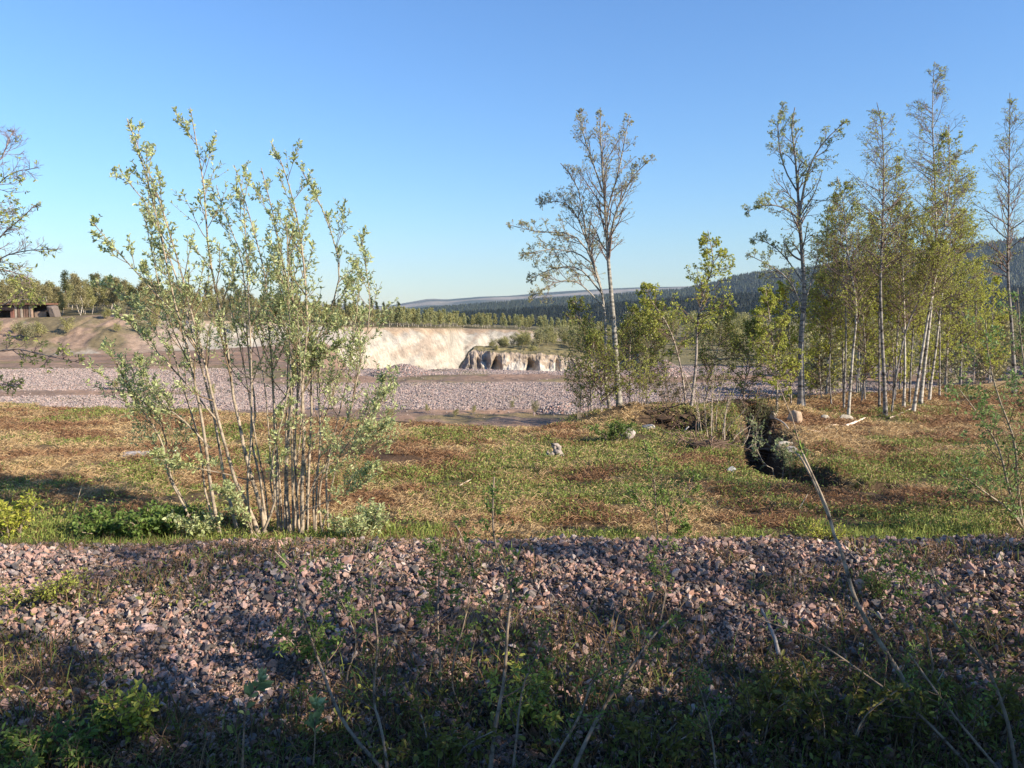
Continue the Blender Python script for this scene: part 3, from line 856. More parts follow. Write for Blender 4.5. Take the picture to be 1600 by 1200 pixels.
def drop_base(path):
    """continue a stem into the ground under its first point"""
    p = path[0].copy(); z = terrain(p[:1], p[1:2])[0]
    path = path.copy(); path[0, 2] = min(p[2], z - 0.05); return path

def stem(pts, d0, d1, ra, rb, n=18): return (drop_base(pxpath(pts, d0, d1, n)), ra, rb)
def limb(pts, d0, d1, ra, rb, n=10): return (pxpath(pts, d0, d1, n), ra, rb)

# the big many-stemmed willow in front
WS = [([(312, 862), (292, 800), (264, 745), (256, 700), (236, 660), (206, 622), (192, 590), (180, 560)], 10.3, 10.1, .022, .007),
      ([(322, 860), (298, 800), (268, 748), (262, 700), (250, 660), (222, 622), (205, 570)], 10.4, 10.6, .018, .006),
      ([(347, 857), (335, 794), (328, 750), (321, 692), (313, 642), (302, 587), (290, 530), (272, 470), (258, 400), (240, 320), (218, 240), (198, 185)], 10.2, 9.8, .033, .006),
      ([(374, 842), (357, 774), (348, 736), (340, 681), (329, 629), (315, 574), (300, 520), (284, 460), (262, 395), (236, 330), (205, 290), (185, 262)], 10.7, 11.3, .03, .006),
      ([(415, 850), (413, 820), (406, 788), (395, 752), (384, 714), (376, 670), (365, 623), (358, 566), (348, 502), (336, 450), (326, 390), (322, 342), (318, 286), (308, 230), (297, 168)], 10.3, 10.2, .038, .006),
      ([(409, 848), (390, 796), (370, 758), (357, 714), (343, 664), (332, 620), (316, 550), (296, 478), (280, 414), (262, 355), (245, 300), (222, 245)], 10.2, 9.9, .036, .006),
      ([(436, 850), (434, 780), (431, 714), (428, 640), (424, 560), (418, 490), (414, 430), (400, 374), (384, 318), (366, 258)], 10.6, 10.9, .028, .006),
      ([(474, 862), (472, 807), (472, 752), (475, 675), (472, 607), (476, 560), (480, 500), (477, 440), (472, 390), (462, 330), (444, 265), (424, 222)], 10.2, 10.0, .036, .006),
      ([(455, 850), (450, 794), (446, 739), (450, 684), (456, 615), (453, 560), (452, 510), (450, 446), (438, 398), (428, 340), (408, 262)], 10.4, 10.5, .032, .006),
      ([(482, 850), (480, 807), (483, 725), (487, 629), (486, 560), (508, 505), (524, 460), (530, 410), (505, 330), (470, 262)], 10.5, 10.6, .027, .006),
      ([(420, 850), (405, 740), (392, 690), (400, 640), (392, 590), (386, 520), (384, 470), (376, 400), (350, 330), (338, 290)], 10.9, 11.3, .024, .006),
      ([(515, 856), (511, 790), (510, 740), (520, 700), (545, 650), (558, 590), (572, 530), (578, 470), (572, 420), (562, 364)], 10.3, 10.2, .02, .005),
      ([(498, 852), (512, 790), (530, 715), (555, 680), (588, 640), (608, 598)], 10.1, 9.8, .016, .005),
      ([(466, 852), (478, 790), (500, 740), (546, 705), (598, 668)], 10.0, 9.7, .016, .005),
      ([(460, 856), (462, 800), (470, 740), (500, 670), (530, 590), (556, 500), (560, 440)], 10.7, 11.0, .02, .005)]
_r = np.random.default_rng(17)
for _k in range(16):
    bx = _r.uniform(345, 520); tx = 175 + (bx - 345) * 2.25 + _r.normal() * 40; ty = np.interp(tx, [200, 300, 420, 560], [330, 300, 300, 440]) + _r.uniform(0, 160)
    mx = bx + (tx - bx) * .3
    WS.append(([(bx, 856), (bx + (mx - bx) * .5 + _r.normal() * 6, 770), (mx, 690), (bx + (tx - bx) * .6 + _r.normal() * 8, 560), (tx, ty)], 10.3 + _r.uniform(-.2, .5), 10.3 + _r.uniform(-.7, 1.0), .013 + .006 * _r.random(), .0045))
WL = [([(318, 560), (280, 500), (240, 455), (190, 400), (145, 348)], 10.2, 9.9, .013, .005),
      ([(300, 520), (258, 500), (210, 470), (150, 440)], 10.8, 11.0, .012, .005),
      ([(345, 664), (300, 610), (255, 560), (215, 520), (190, 490)], 10.2, 9.9, .013, .005),
      ([(328, 700), (290, 660), (255, 632), (228, 600), (214, 570)], 10.2, 9.9, .014, .006),
      ([(395, 752), (350, 740), (290, 728), (238, 715)], 10.2, 9.9, .009, .004),
      ([(430, 640), (470, 590), (500, 560), (530, 540)], 10.5, 10.3, .012, .005),
      ([(470, 800), (520, 780), (560, 760), (590, 740)], 10.1, 9.8, .008, .004),
      ([(412, 830), (430, 780), (425, 720), (440, 660), (452, 600)], 10.0, 9.8, .018, .008),
      ([(416, 850), (395, 830), (376, 790), (352, 766)], 10.0, 9.8, .010, .004)]
tree('willow_bush', 'large multi-stemmed willow with pale green leaves standing behind the ballast bank at left', 'willow',
     [stem(p, a, b, c * .78, d * .85) if i < 15 else stem(p, a, b, c, d) + (5, .55) for i, (p, a, b, c, d) in enumerate(WS)], M_willow, (0.42, 0.35, 0.275), (0.26, 0.19, 0.12), 21, n1=16, t0=0.38, L1=0.78, ang1=34, trop1=0.5,
     k2=5, L2=0.5, k3=0, leaves=10, size=0.049, wid=0.42, pal=PAL_WILLOW, droop=-0.25, limbs=[limb(p, a, b, c, d) for p, a, b, c, d in WL],
     limb_n=9, leaf_s0=0.15, trop2=0.5, full=True, env=env_fan, leaf2=12, foliage='foliage', twig_r=0.0035, wob=0.07, sides=8)

# grey tree with two trunks in the middle
tree('grey_tree', 'tall sparse tree with two pale trunks right of the pit, its limbs reaching left', 'tree',
     [stem([(970, 658), (964, 590), (960, 520), (955, 460), (950, 400), (946, 330), (941, 260), (938, 205), (938, 168)], 21.6, 21.6, .10, .012, 24),
      stem([(955, 655), (946, 590), (946, 510), (940, 455), (929, 415), (917, 377), (912, 340), (900, 287), (876, 255)], 21.9, 22.4, .055, .012)],
     M_aspen, (0.40, 0.36, 0.31), (0.26, 0.195, 0.165), 31, n1=26, t0=0.5, L1=1.35, ang1=38, trop1=0.6, k2=7, L2=0.5, k3=3, L3=0.25, leaves=4, size=0.04, wid=.6,
     pal=((0.32, 0.30, 0.13), (0.50, 0.47, 0.22)), droop=.1,
     limbs=[limb(*a) for a in [([(950, 400), (960, 340), (974, 306), (990, 275), (1020, 246)], 21.6, 21.2, .035, .01), ([(945, 370), (952, 320), (966, 270), (975, 225), (984, 178)], 21.6, 22.0, .03, .01),
            ([(942, 300), (925, 250), (912, 210), (905, 170)], 21.6, 22.2, .025, .008),
            ([(940, 455), (917, 390), (888, 365), (841, 362), (790, 350)], 21.9, 21.3, .03, .008), ([(942, 460), (905, 420), (864, 420), (822, 440)], 21.9, 22.5, .028, .008),
            ([(918, 380), (898, 332), (874, 315), (836, 320)], 22.2, 22.6, .024, .008), ([(944, 480), (900, 440), (858, 446), (830, 470)], 21.8, 21.4, .024, .008),
            ([(929, 415), (900, 395), (860, 390), (815, 398)], 22.0, 21.5, .022, .008)]],
     limb_n=15, leaf_t=([3.0, 6.5], [1.0, .8]))

# small tree with a slanted trunk
tree('slanted_birch', 'small birch with a slanted dark trunk and rounded crown right of the two-trunked tree', 'birch',
     [stem([(1078, 654), (1084, 600), (1088, 557), (1090, 500), (1102, 448), (1114, 415), (1112, 390), (1106, 360)], 21.3, 21.0, .05, .01)],
     M_birch, (0.42, 0.36, 0.32), (0.17, 0.12, 0.10), 41, n1=38, t0=0.42, L1=1.15, ang1=60, trop1=0.3, k2=6, leaves=5, size=0.055, pal=PAL_BIRCH, k3=3)
tree('leaning_sapling', 'thin trunk leaning left with a leafy top beside the gravel heap', 'birch',
     [stem([(1072, 652), (1068, 600), (1058, 550), (1043, 508), (1016, 467), (1005, 440)], 23.2, 23.0, .035, .01)],
     M_birch, (0.48, 0.40, 0.34), (0.17, 0.12, 0.10), 42, n1=34, t0=0.42, L1=1.0, ang1=60, trop1=0.35, k2=6, leaves=5, size=0.055, pal=PAL_BIRCH, k3=3)
# tall grey-trunked tree left of the birch stand
tree('grey_tree', 'tall tree with a thick grey trunk and spreading limbs left of the birches', 'tree',
     [stem([(1252, 642), (1252, 530), (1257, 460), (1252, 380), (1247, 305), (1242, 240), (1237, 200), (1242, 168)], 22.8, 22.8, .105, .014, 24)],
     M_aspen, (0.33, 0.30, 0.28), (0.24, 0.185, 0.16), 51, n1=28, t0=0.48, L1=1.25, ang1=48, trop1=0.4, k2=7, k3=3, leaves=4, size=0.042, wid=.7,
     pal=((0.28, 0.32, 0.11), (0.46, 0.48, 0.2)), droop=.2,
     limbs=[limb(*a) for a in [([(1250, 330), (1262, 270), (1285, 225), (1325, 186)], 22.8, 22.3, .04, .01), ([(1252, 345), (1225, 325), (1195, 320), (1165, 332)], 22.8, 22.3, .03, .008),
            ([(1255, 495), (1240, 450), (1215, 422), (1165, 396)], 22.8, 22.2, .03, .008), ([(1256, 480), (1270, 430), (1285, 385), (1300, 360)], 22.8, 23.2, .028, .008), ([(1246, 300), (1225, 260), (1215, 200), (1222, 165)], 22.8, 23.3, .024, .008),
            ([(1254, 440), (1225, 400), (1200, 380), (1172, 372)], 22.8, 23.4, .024, .008)]], limb_n=13)

# stand of thin birches at right: (path, depth, radius, label, first branch, leaf amount)
BS = [([(1325, 658), (1332, 560), (1338, 480), (1325, 400), (1318, 320), (1308, 275)], 22.0, .045, 'white birch trunk with the pale stick at its foot, leaning slightly left higher up', .45, 3),
      ([(1318, 650), (1322, 520), (1318, 430), (1312, 350), (1305, 300)], 23.2, .032, 'slim dark birch just behind the white trunk with the stick', .45, 3),
      ([(1300, 644), (1296, 580), (1300, 500), (1302, 430), (1306, 380)], 24.5, .026, 'very thin birch in the gap right of the thick grey trunk', .4, 4),
      ([(1384, 656), (1382, 600), (1378, 520), (1376, 440), (1379, 350), (1381, 270), (1378, 200), (1370, 160)], 21.8, .06, 'tall curved birch with a grey lower trunk in front of the stand', .5, 2),
      ([(1374, 640), (1374, 540), (1375, 450), (1388, 370), (1398, 300), (1402, 240)], 23.8, .035, 'dark thin birch hugging the curved grey birch', .45, 3),
      ([(1412, 636), (1414, 560), (1412, 460), (1408, 370), (1406, 310)], 23.4, .045, 'straight birch with flaking white bark between the curved and the leaning birch', .4, 4),
      ([(1392, 652), (1402, 580), (1418, 510), (1445, 450), (1462, 400), (1472, 375)], 22.2, .028, 'thin stem bending strongly right across the birch stand', .6, 3),
      ([(1427, 643), (1438, 570), (1450, 495), (1468, 400), (1478, 340), (1484, 270), (1482, 195)], 22.6, .05, 'bright white birch leaning right at the front edge of the stand', .42, 5),
      ([(1438, 628), (1446, 560), (1455, 480), (1462, 400), (1461, 290), (1457, 190), (1459, 110), (1460, 96)], 24.2, .06, 'tallest birch with a white trunk reaching highest of all', .55, 2),
      ([(1452, 618), (1463, 540), (1472, 460), (1484, 380), (1492, 300), (1495, 230)], 25.4, .045, 'white birch at the back right corner of the stand', .4, 5),
      ([(1421, 632), (1424, 560), (1430, 480), (1440, 400), (1446, 330)], 25.0, .035, 'slender birch behind the straight flaking birch', .4, 4),
      ([(1586, 600), (1580, 500), (1575, 430), (1576, 340), (1577, 240), (1578, 145)], 27.0, .07, 'lone tall birch at the right edge behind the leafy bush', .42, 2),
      ([(1352, 648), (1350, 560), (1356, 470), (1362, 390), (1366, 330)], 26.0, .035, 'dim birch deep in the stand left of the curved grey birch', .35, 5),
      ([(1500, 612), (1502, 540), (1500, 460), (1505, 380), (1512, 320)], 29.5, .055, 'dark shaded birch with low leafy boughs right of the white birches', .3, 6)]
for i, (p, D, ra, lab, ts, lv) in enumerate(BS):
    h = zpx(p[-1][1], D)
    white = i in (0, 5, 7, 8, 9)
    tree('birch_tree', lab, 'birch', [stem(p, D, D + .3, ra, .009, 22)], M_birch, (0.58, 0.53, 0.46) if white else (0.33, 0.30, 0.275), (0.24, 0.175, 0.155), 60 + i,
         n1=54 if h > 6 else 44, t0=ts - .05, L1=1.5 if h > 6 else 1.2, ang1=50, trop1=0.25, k2=8, L2=0.45, k3=4, L3=0.28, leaves=lv, size=0.04, pal=PAL_BIRCH, droop=.5,
         group='birches of the stand at right', leaf_t=([3.0, 5.5, 8.0], [1.0, .85, .55]))

_r = np.random.default_rng(91)
for i in range(11):
    bx = _r.uniform(1285, 1490); D = _r.uniform(24, 30); vb = HOR + FPX * CZ / D; dx = _r.normal() * 14; vt = _r.uniform(290, 420)
    tree('birch_tree', 'thin background birch stem deep inside the stand at right', 'birch', [stem([(bx, vb), (bx + dx * .3 + _r.normal() * 3, vb - 120), (bx + dx + _r.normal() * 4, (vb + vt) / 2), (bx + dx * 1.6, vt)], D, D, .026 + .012 * _r.random(), .007, 16)],
         M_birch, (0.42, 0.38, 0.34), (0.24, 0.175, 0.155), 800 + i, n1=40, t0=.35, L1=1.1, ang1=50, trop1=.3, k2=6, L2=.45, k3=3, L3=.28, leaves=4, size=.042, pal=PAL_BIRCH, droop=.4, group='background birches inside the stand')

# young leafy birches filling the lower storey
YS = [([(1214, 640), (1214, 600), (1208, 540), (1200, 480), (1196, 450)], 21.5, 'young birch with pale bent stem and yellow green leaves left of the thick grey trunk'),
      ([(1236, 640), (1235, 560), (1230, 480), (1228, 440)], 24.5, 'young leafy birch right behind the thick grey trunk'),
      ([(1285, 640), (1280, 560), (1284, 480), (1280, 430)], 25.5, 'leafy young birch filling the gap right of the thick grey trunk'),
      ([(1345, 640), (1352, 560), (1348, 480), (1352, 400)], 25.0, 'dense yellow green young birch in the heart of the stand'),
      ([(1395, 640), (1396, 560), (1390, 470), (1392, 390)], 26.5, 'dense young birch behind the curved grey birch'),
      ([(1440, 632), (1445, 560), (1440, 480), (1438, 420)], 27.0, 'young birch leafing behind the leaning white birch'),
      ([(1478, 625), (1480, 550), (1486, 470), (1490, 380), (1495, 320)], 27.5, 'bushy birch with the thickest green crown at the right of the stand'),
      ([(1520, 612), (1524, 540), (1526, 470), (1530, 400)], 31.0, 'bushy young birch in the shade between the stand and the lone birch'),
      ([(1545, 606), (1548, 540), (1552, 470), (1550, 430)], 33.0, 'small birch nearest the lone tall birch at the right'),
      ([(925, 652), (922, 600), (915, 540), (905, 490), (900, 470)], 22.6, 'dark stemmed young birch left of the two pale trunks'),
      ([(940, 652), (938, 600), (930, 560), (925, 520)], 21.0, 'low birch bush crowded against the two pale trunks'),
      ([(985, 650), (984, 590), (985, 530), (990, 480)], 22.8, 'young birch with yellow green leaves right of the two pale trunks'),
      ([(1010, 640), (1012, 580), (1020, 520), (1024, 470)], 24.0, 'young birch in front of the pointed gravel heap'),
      ([(1100, 640), (1110, 590), (1125, 530), (1130, 470)], 24.5, 'bright leafed young birch behind the slanted birch'),
      ([(1160, 640), (1165, 590), (1172, 540), (1178, 500)], 25.0, 'young birch standing left of the bent pale stem')]
for i, (p, D, lab) in enumerate(YS):
    tree('young_birch', lab, 'birch', [stem(p, D, D, .028, .007, 14)], M_birch, (0.50, 0.43, 0.37), (0.18, 0.12, 0.09), 90 + i,
         n1=56, t0=0.14, L1=1.25 if D > 21.9 else 1.0, ang1=58, trop1=0.4, k2=6, L2=0.45, k3=3, L3=0.3, leaves=3 if i in (9, 10) else 4 if i > 10 else 6, size=0.05, pal=((0.22, 0.25, 0.05), (0.38, 0.39, 0.10)) if i >= 9 else PAL_YELLOW if i % 3 else PAL_BIRCH, droop=.3,
         group='young leafy birches under the tall trees')

# bare shrub with pale upright stems over the root hollow
r = np.random.default_rng(77)
BP = [(1092, 694, 1070, 585), (1108, 700, 1100, 590), (1112, 705, 1118, 570), (1120, 704, 1135, 575), (1128, 700, 1150, 600), (1135, 700, 1165, 640), (1142, 704, 1180, 660), (1098, 690, 1085, 600), (1116, 692, 1112, 600), (1132, 690, 1142, 610)]
tree('bare_shrub', 'thicket of pale upright bare stems between the root hollow and the black ditch', 'shrub',
     [stem([(a, b), (a + (c - a) * .2 + r.normal() * 3, b + (d - b) * .5), (c, d)], 18.6 + .5 * r.random(), 18.6 + .5 * r.random(), .014, .005, 10) for a, b, c, d in BP],
     M_willow, (0.62, 0.52, 0.42), (0.34, 0.26, 0.20), 78, n1=9, t0=0.25, L1=0.45, ang1=35, trop1=.5, k2=4, L2=.4, k3=0, leaves=1, size=.03, pal=PAL_YELLOW, twig_r=.0045)
# hanging shrub in the ditch
tree('ditch_shrub', 'small pale shrub with round leaves leaning over the black ditch', 'shrub',
     [stem([(1150, 708), (1170, 700), (1182, 680), (1188, 665)], 17.3, 17.0, .012, .005, 8), stem([(1150, 708), (1165, 690), (1172, 670), (1178, 650)], 17.3, 17.6, .010, .005, 8), stem([(1215, 735), (1195, 725), (1182, 700), (1180, 690)], 15.6, 15.6, .010, .005, 8), stem([(1222, 738), (1228, 715), (1215, 690)], 15.4, 15.2, .010, .005, 8)],
     M_willow, (0.55, 0.48, 0.4), (0.3, 0.25, 0.2), 79, n1=8, t0=.3, L1=.4, ang1=45, trop1=.3, k2=3, k3=0, leaves=4, size=.05, wid=.8, pal=((0.20, 0.25, 0.10), (0.33, 0.37, 0.18)))

# low leafy bushes
def bush(px, py, D, h, w, label, seed, pal=PAL_GREEN, ns=9, size=.05, n1=9, wid=.55, cat='bush', name='leafy_bush', leaves=5, full=False, group=None, twig=(0.2, 0.14, 0.1), r0=.010, xy=None):
    r = np.random.default_rng(seed)
    c = at(px, py, D) if xy is None else np.array([xy[0], xy[1], 0.]); c[2] = terrain(c[:1], c[1:2])[0]
    st = []
    for _ in range(ns):
        a = r.random() * 6.28; q = w * math.sqrt(r.random())
        b = c + np.array([math.cos(a) * q * .25, math.sin(a) * q * .25, 0]); b[2] = terrain(b[:1], b[1:2])[0] - .03
        t = c + np.array([math.cos(a) * q, math.sin(a) * q, h * (0.65 + .45 * r.random())])
        m = (b + t) / 2 + np.array([-math.cos(a) * q * .15, -math.sin(a) * q * .15, .1 * h])
        st.append((polyline([b, m, t], 9), r0, .004))
    return tree(name, label, cat, st, M_willow, (0.40, 0.33, 0.26), twig, seed, n1=n1, t0=.15, L1=h * .32, ang1=42, trop1=.5, k2=3, L2=.5, k3=0, leaves=leaves, size=size, wid=wid,
                pal=pal, droop=0, foliage='foliage', leaf2=3, full=full, twig_r=.0035, group=group, sides=5)

bush(910, 655, 21.2, 1.5, .9, 'green bush left of the two pale trunks at the field edge', 101, ((0.16, 0.19, 0.05), (0.3, 0.32, 0.1)), 8, leaves=3)
bush(1000, 660, 20.8, 1.3, .7, 'olive bush at the foot of the two pale trunks on their right', 102, PAL_BIRCH, 7, leaves=3)
bush(1050, 640, 23.6, 1.2, .9, 'twiggy low bush behind the root hollow', 103, ((0.14, 0.15, 0.06), (0.26, 0.24, 0.11)), 12, leaves=2)
bush(1180, 655, 21.5, 1.1, .8, 'twiggy brown bush above the head of the black ditch', 104, ((0.12, 0.14, 0.05), (0.25, 0.24, 0.10)), 12, leaves=2)
bush(1240, 728, 15.2, .45, .35, 'small grey green bush on the right lip of the black ditch', 105, ((0.16, 0.20, 0.09), (0.3, 0.33, 0.16)), 8, .04)
bush(960, 690, 17.6, .5, .6, 'low green herb clump near the weathered stump', 106, PAL_GREEN, 9, .05)
bush(240, 866, 10.0, .42, .55, 'dense bright green herb clump at the back edge of the bank left of the willow', 107, PAL_GREEN, 16, .055, 9, .6, full=True)
bush(170, 868, 10.0, .35, .45, 'smaller green herb clump left of the dense one behind the bank', 108, PAL_GREEN, 12, .05, 8, .6, full=True)
bush(20, 866, 9.9, .55, .35, 'yellowish leafy shoots at the left edge behind the bank', 109, PAL_YELLOW, 8, .06, 7, .35, full=True)
bush(300, 866, 10.0, .35, .4, 'pale herb clump at the left foot of the willow', 110, PAL_WILLOW, 8, .05, 6, .6, full=True)
bush(565, 866, 9.9, .5, .45, 'low willow shoots right of the big willow foot', 111, PAL_WILLOW, 9, .055, 7, .42, full=True)

# sapling in front of the field, and the bush on the right edge
tree('willow_sapling', 'small green sapling with a few thin stems behind the bank crest in the middle', 'sapling',
     [stem([(1034, 866), (1026, 820), (1024, 780), (1022, 750), (1012, 715), (1006, 690)], 9.9, 9.9, .014, .005, 12), stem([(1030, 864), (1018, 815), (1000, 780), (980, 762)], 9.9, 9.7, .010, .004, 10),
      stem([(1043, 866), (1042, 818), (1034, 785), (1028, 770)], 10.0, 10.2, .010, .004, 10), stem([(1043, 850), (1044, 820), (1058, 800), (1075, 770), (1085, 740)], 10.0, 10.0, .009, .004, 10), stem([(1052, 866), (1060, 826), (1068, 822)], 10.0, 9.8, .007, .004, 8)],
     M_willow, (0.36, 0.29, 0.22), (0.2, 0.14, 0.1), 120, n1=12, t0=.35, L1=.32, ang1=42, trop1=.5, k2=3, L2=.5, k3=0, leaves=6, size=.042, wid=.5, pal=((0.16, 0.24, 0.05), (0.32, 0.40, 0.11)), droop=0, foliage='foliage', full=True, leaf2=4, twig_r=.003, sides=5)
ES = [([(1600, 835), (1590, 760), (1585, 690), (1560, 620), (1545, 560), (1540, 500)], 10.6, 10.3), ([(1598, 835), (1578, 770), (1560, 700), (1530, 650), (1500, 610)], 10.6, 10.2), ([(1618, 835), (1622, 740), (1612, 640), (1596, 540), (1590, 450)], 10.8, 10.7),
      ([(1640, 835), (1660, 700), (1665, 560), (1650, 420), (1640, 330)], 10.8, 11.2), ([(1655, 835), (1700, 680), (1720, 520), (1735, 380)], 10.8, 10.6), ([(1670, 835), (1740, 700), (1790, 560), (1820, 420)], 11.0, 10.8),
      ([(1605, 838), (1580, 800), (1540, 770), (1500, 740)], 10.4, 10.0), ([(1690, 835), (1790, 740), (1860, 640), (1910, 520)], 10.9, 11.4), ([(1630, 838), (1640, 720), (1635, 600), (1625, 500), (1612, 430)], 11.2, 11.6)]
tree('willow_bush', 'leafy willow bush cut off by the right edge of the photo', 'willow', [stem(p, a, b, .022, .006, 14) for p, a, b in ES], M_willow, (0.40, 0.34, 0.27), (0.22, 0.16, 0.11), 121,
     n1=18, t0=.2, L1=.7, ang1=38, trop1=.5, k2=5, L2=.45, k3=0, leaves=7, size=.05, wid=.5, pal=((0.13, 0.22, 0.06), (0.28, 0.37, 0.13)), droop=0, env=env_fan, foliage='foliage', leaf2=4, twig_r=.0035)

# tree at the left edge: only its outer boughs enter the picture
LS = [([(-90, 830), (-85, 700), (-70, 560), (-60, 420), (-40, 300), (-20, 200)], 12.6, 12.4, .06, .012)]
LL = [([(-62, 460), (-20, 400), (0, 370), (32, 342), (55, 320)], 12.5, 12.2, .02, .006), ([(-66, 470), (-10, 410), (40, 392), (90, 390)], 12.5, 12.0, .016, .005), ([(-45, 330), (-5, 290), (20, 270), (60, 262)], 12.4, 12.0, .014, .005),
      ([(-35, 280), (0, 250), (15, 215), (22, 205)], 12.4, 12.8, .012, .005), ([(-75, 600), (-30, 560), (20, 545), (70, 555), (130, 568)], 12.5, 11.8, .018, .005), ([(-72, 560), (-30, 500), (20, 470), (70, 470)], 12.5, 12.0, .016, .005),
      ([(-80, 640), (-40, 610), (0, 600), (25, 605)], 12.5, 12.1, .012, .005), ([(-60, 440), (-20, 420), (20, 425), (50, 440)], 12.5, 12.9, .016, .005), ([(-55, 390), (-10, 345), (20, 320)], 12.4, 12.8, .016, .005),
      ([(-70, 540), (-140, 430), (-220, 350)], 12.5, 12.5, .03, .008), ([(-60, 440), (-130, 330), (-170, 260)], 12.5, 12.9, .025, .008)]
tree('edge_tree', 'half bare tree whose boughs reach in from the left edge of the photo', 'tree', [stem(p, a, b, c, d) for p, a, b, c, d in LS], M_willow, (0.36, 0.29, 0.26), (0.26, 0.19, 0.19), 130,
     n1=14, t0=.35, L1=.8, ang1=45, trop1=.25, k2=5, L2=.5, k3=2, L3=.25, leaves=4, size=.055, wid=.45, pal=((0.32, 0.35, 0.08), (0.52, 0.52, 0.17)), droop=0, limbs=[limb(*a) for a in LL], limb_n=15, full=True, twig_r=.0035,
     leaf_t=([2.0, 3.2, 3.9, 4.6, 5.0], [.6, .4, .08, .4, .06]))

# ------------------------------------------------------------------ saplings in the near foreground
FG = [([(612, 1215), (560, 1160), (530, 1115), (508, 1060), (490, 1010), (470, 950), (458, 895), (430, 862)], 4.75, 5.5, .011, 'thin curved brown stem sweeping up left from the bottom edge', 4, PAL_GREEN),
      ([(608, 1215), (596, 1140), (584, 1090), (590, 1000), (580, 920), (584, 895), (612, 868)], 4.7, 5.2, .009, 'thin upright grey stem with a kinked top left of the middle', 3, PAL_GREEN),
      ([(764, 1215), (775, 1130), (788, 1060), (793, 980), (799, 918), (784, 880), (772, 840), (770, 790), (772, 745)], 4.7, 5.2, .012, 'dark forked stem rising past the bank crest near the centre', 8, PAL_GREEN),
      ([(800, 1215), (806, 1160), (815, 1085), (830, 1040), (860, 980)], 4.7, 5.0, .007, 'thin twig leaning right beside the dark forked stem', 4, PAL_GREEN),
      ([(690, 1100), (688, 1040), (684, 970), (686, 900), (690, 850)], 5.6, 5.9, .007, 'upright leafy sapling on the bank left of the dark forked stem', 14, PAL_GREEN),
      ([(730, 1130), (706, 1060), (728, 960), (738, 880), (712, 820)], 5.4, 5.8, .005, 'slender leafy shoot crossing the upright leafy sapling', 9, PAL_GREEN),
      ([(890, 1215), (935, 1120), (985, 1045), (1020, 995), (1050, 965)], 4.6, 5.3, .012, 'dark stem leaning right with green leaves near its broken tip', 6, PAL_GREEN),
      ([(850, 1215), (905, 1120), (930, 1060), (985, 1030)], 4.6, 4.9, .008, 'thin dark branch lying left of the leaning broken stem', 3, PAL_GREEN),
      ([(378, 1215), (381, 1150), (384, 1110), (393, 1085), (410, 1062)], 4.6, 4.6, .008, 'sunlit sapling with broad pale leaves at the bottom left', 7, PAL_WILLOW),
      ([(488, 1215), (492, 1160), (492, 1120), (494, 1105)], 4.6, 4.6, .006, 'short reddish sapling with a tuft of narrow leaves', 6, PAL_WILLOW),
      ([(1590, 1215), (1572, 1120), (1540, 1040), (1500, 990), (1472, 930), (1455, 890)], 4.8, 5.3, .011, 'bent grey stem crossing the bank at the far right', 4, PAL_GREEN),
      ([(1570, 1215), (1500, 1130), (1455, 1070), (1420, 1020)], 4.6, 5.0, .008, 'thin dark stem below the leaning cut stem', 4, PAL_GREEN),
      ([(1530, 1215), (1440, 1120), (1360, 1060), (1270, 1000), (1180, 965)], 4.7, 5.6, .008, 'long dark branch sweeping left from the bottom right corner', 3, PAL_GREEN),
      ([(1460, 1050), (1445, 980), (1420, 930), (1400, 860)], 5.6, 5.9, .006, 'small leafy shoot right of the leaning cut stem', 9, PAL_GREEN),
      ([(1120, 1215), (1112, 1150), (1098, 1090), (1088, 1060)], 4.6, 4.8, .006, 'reddish bare shoot at the bottom edge right of the centre', 3, PAL_GREEN),
      ([(1030, 980), (1040, 920), (1035, 880), (1050, 850)], 6.3, 6.5, .004, 'tiny leafy shoot on the upper bank right of the centre', 6, PAL_GREEN),
      ([(540, 1060), (556, 1000), (530, 930), (520, 880)], 5.7, 6.0, .005, 'leafy shoot on the bank between the two left stems', 8, PAL_GREEN)]
for i, (p, d0, d1, ra, lab, lv, pal) in enumerate(FG):
    big = i in (8, 9)
    tree('sapling', lab, 'sapling', [stem(p, d0, d1, ra * 1.25, .0055 if ra > .006 else .004, 18)], M_willow, (0.32, 0.25, 0.19), (0.20, 0.14, 0.10), 140 + i, n1=0 if big else 14, t0=.25, L1=.24, ang1=48, trop1=.35,
         k2=3, L2=.5, k3=0, leaves=lv, size=.034, wid=.42, pal=pal, droop=0, foliage='foliage', full=True, leaf2=2, twig_r=.002, env=env_fan, sides=6,
         group='thin saplings in front of the bank') if not big else None
    if big:
        r = np.random.default_rng(300 + i)
        s = stem(p, d0, d1, ra, .003, 18)
        root = empty('sapling', s[0][0], lab, 'sapling', 'thin saplings in front of the bank')
        g = Geo(); g.tubes(s[0], np.linspace(ra, .0035, 18), 6, (0.36, 0.25, 0.17)); g.build('stem', M_willow, root, True, s[0][0])
        lf = Geo(); A = s[0][None]
        leaf_on(lf, A[:, 9:], 9, .1, .085, .45, ((0.24, 0.30, 0.10), (0.42, 0.46, 0.2)), r, .9, -.4, True, 2)
        leaf_on(lf, A[:, 15:], 5, .6, .08, .4, ((0.3, 0.36, 0.14), (0.46, 0.5, 0.25)), r, .6, -.6, True, 2)
        lf.build('foliage', M_leaf, root, True, s[0][0])

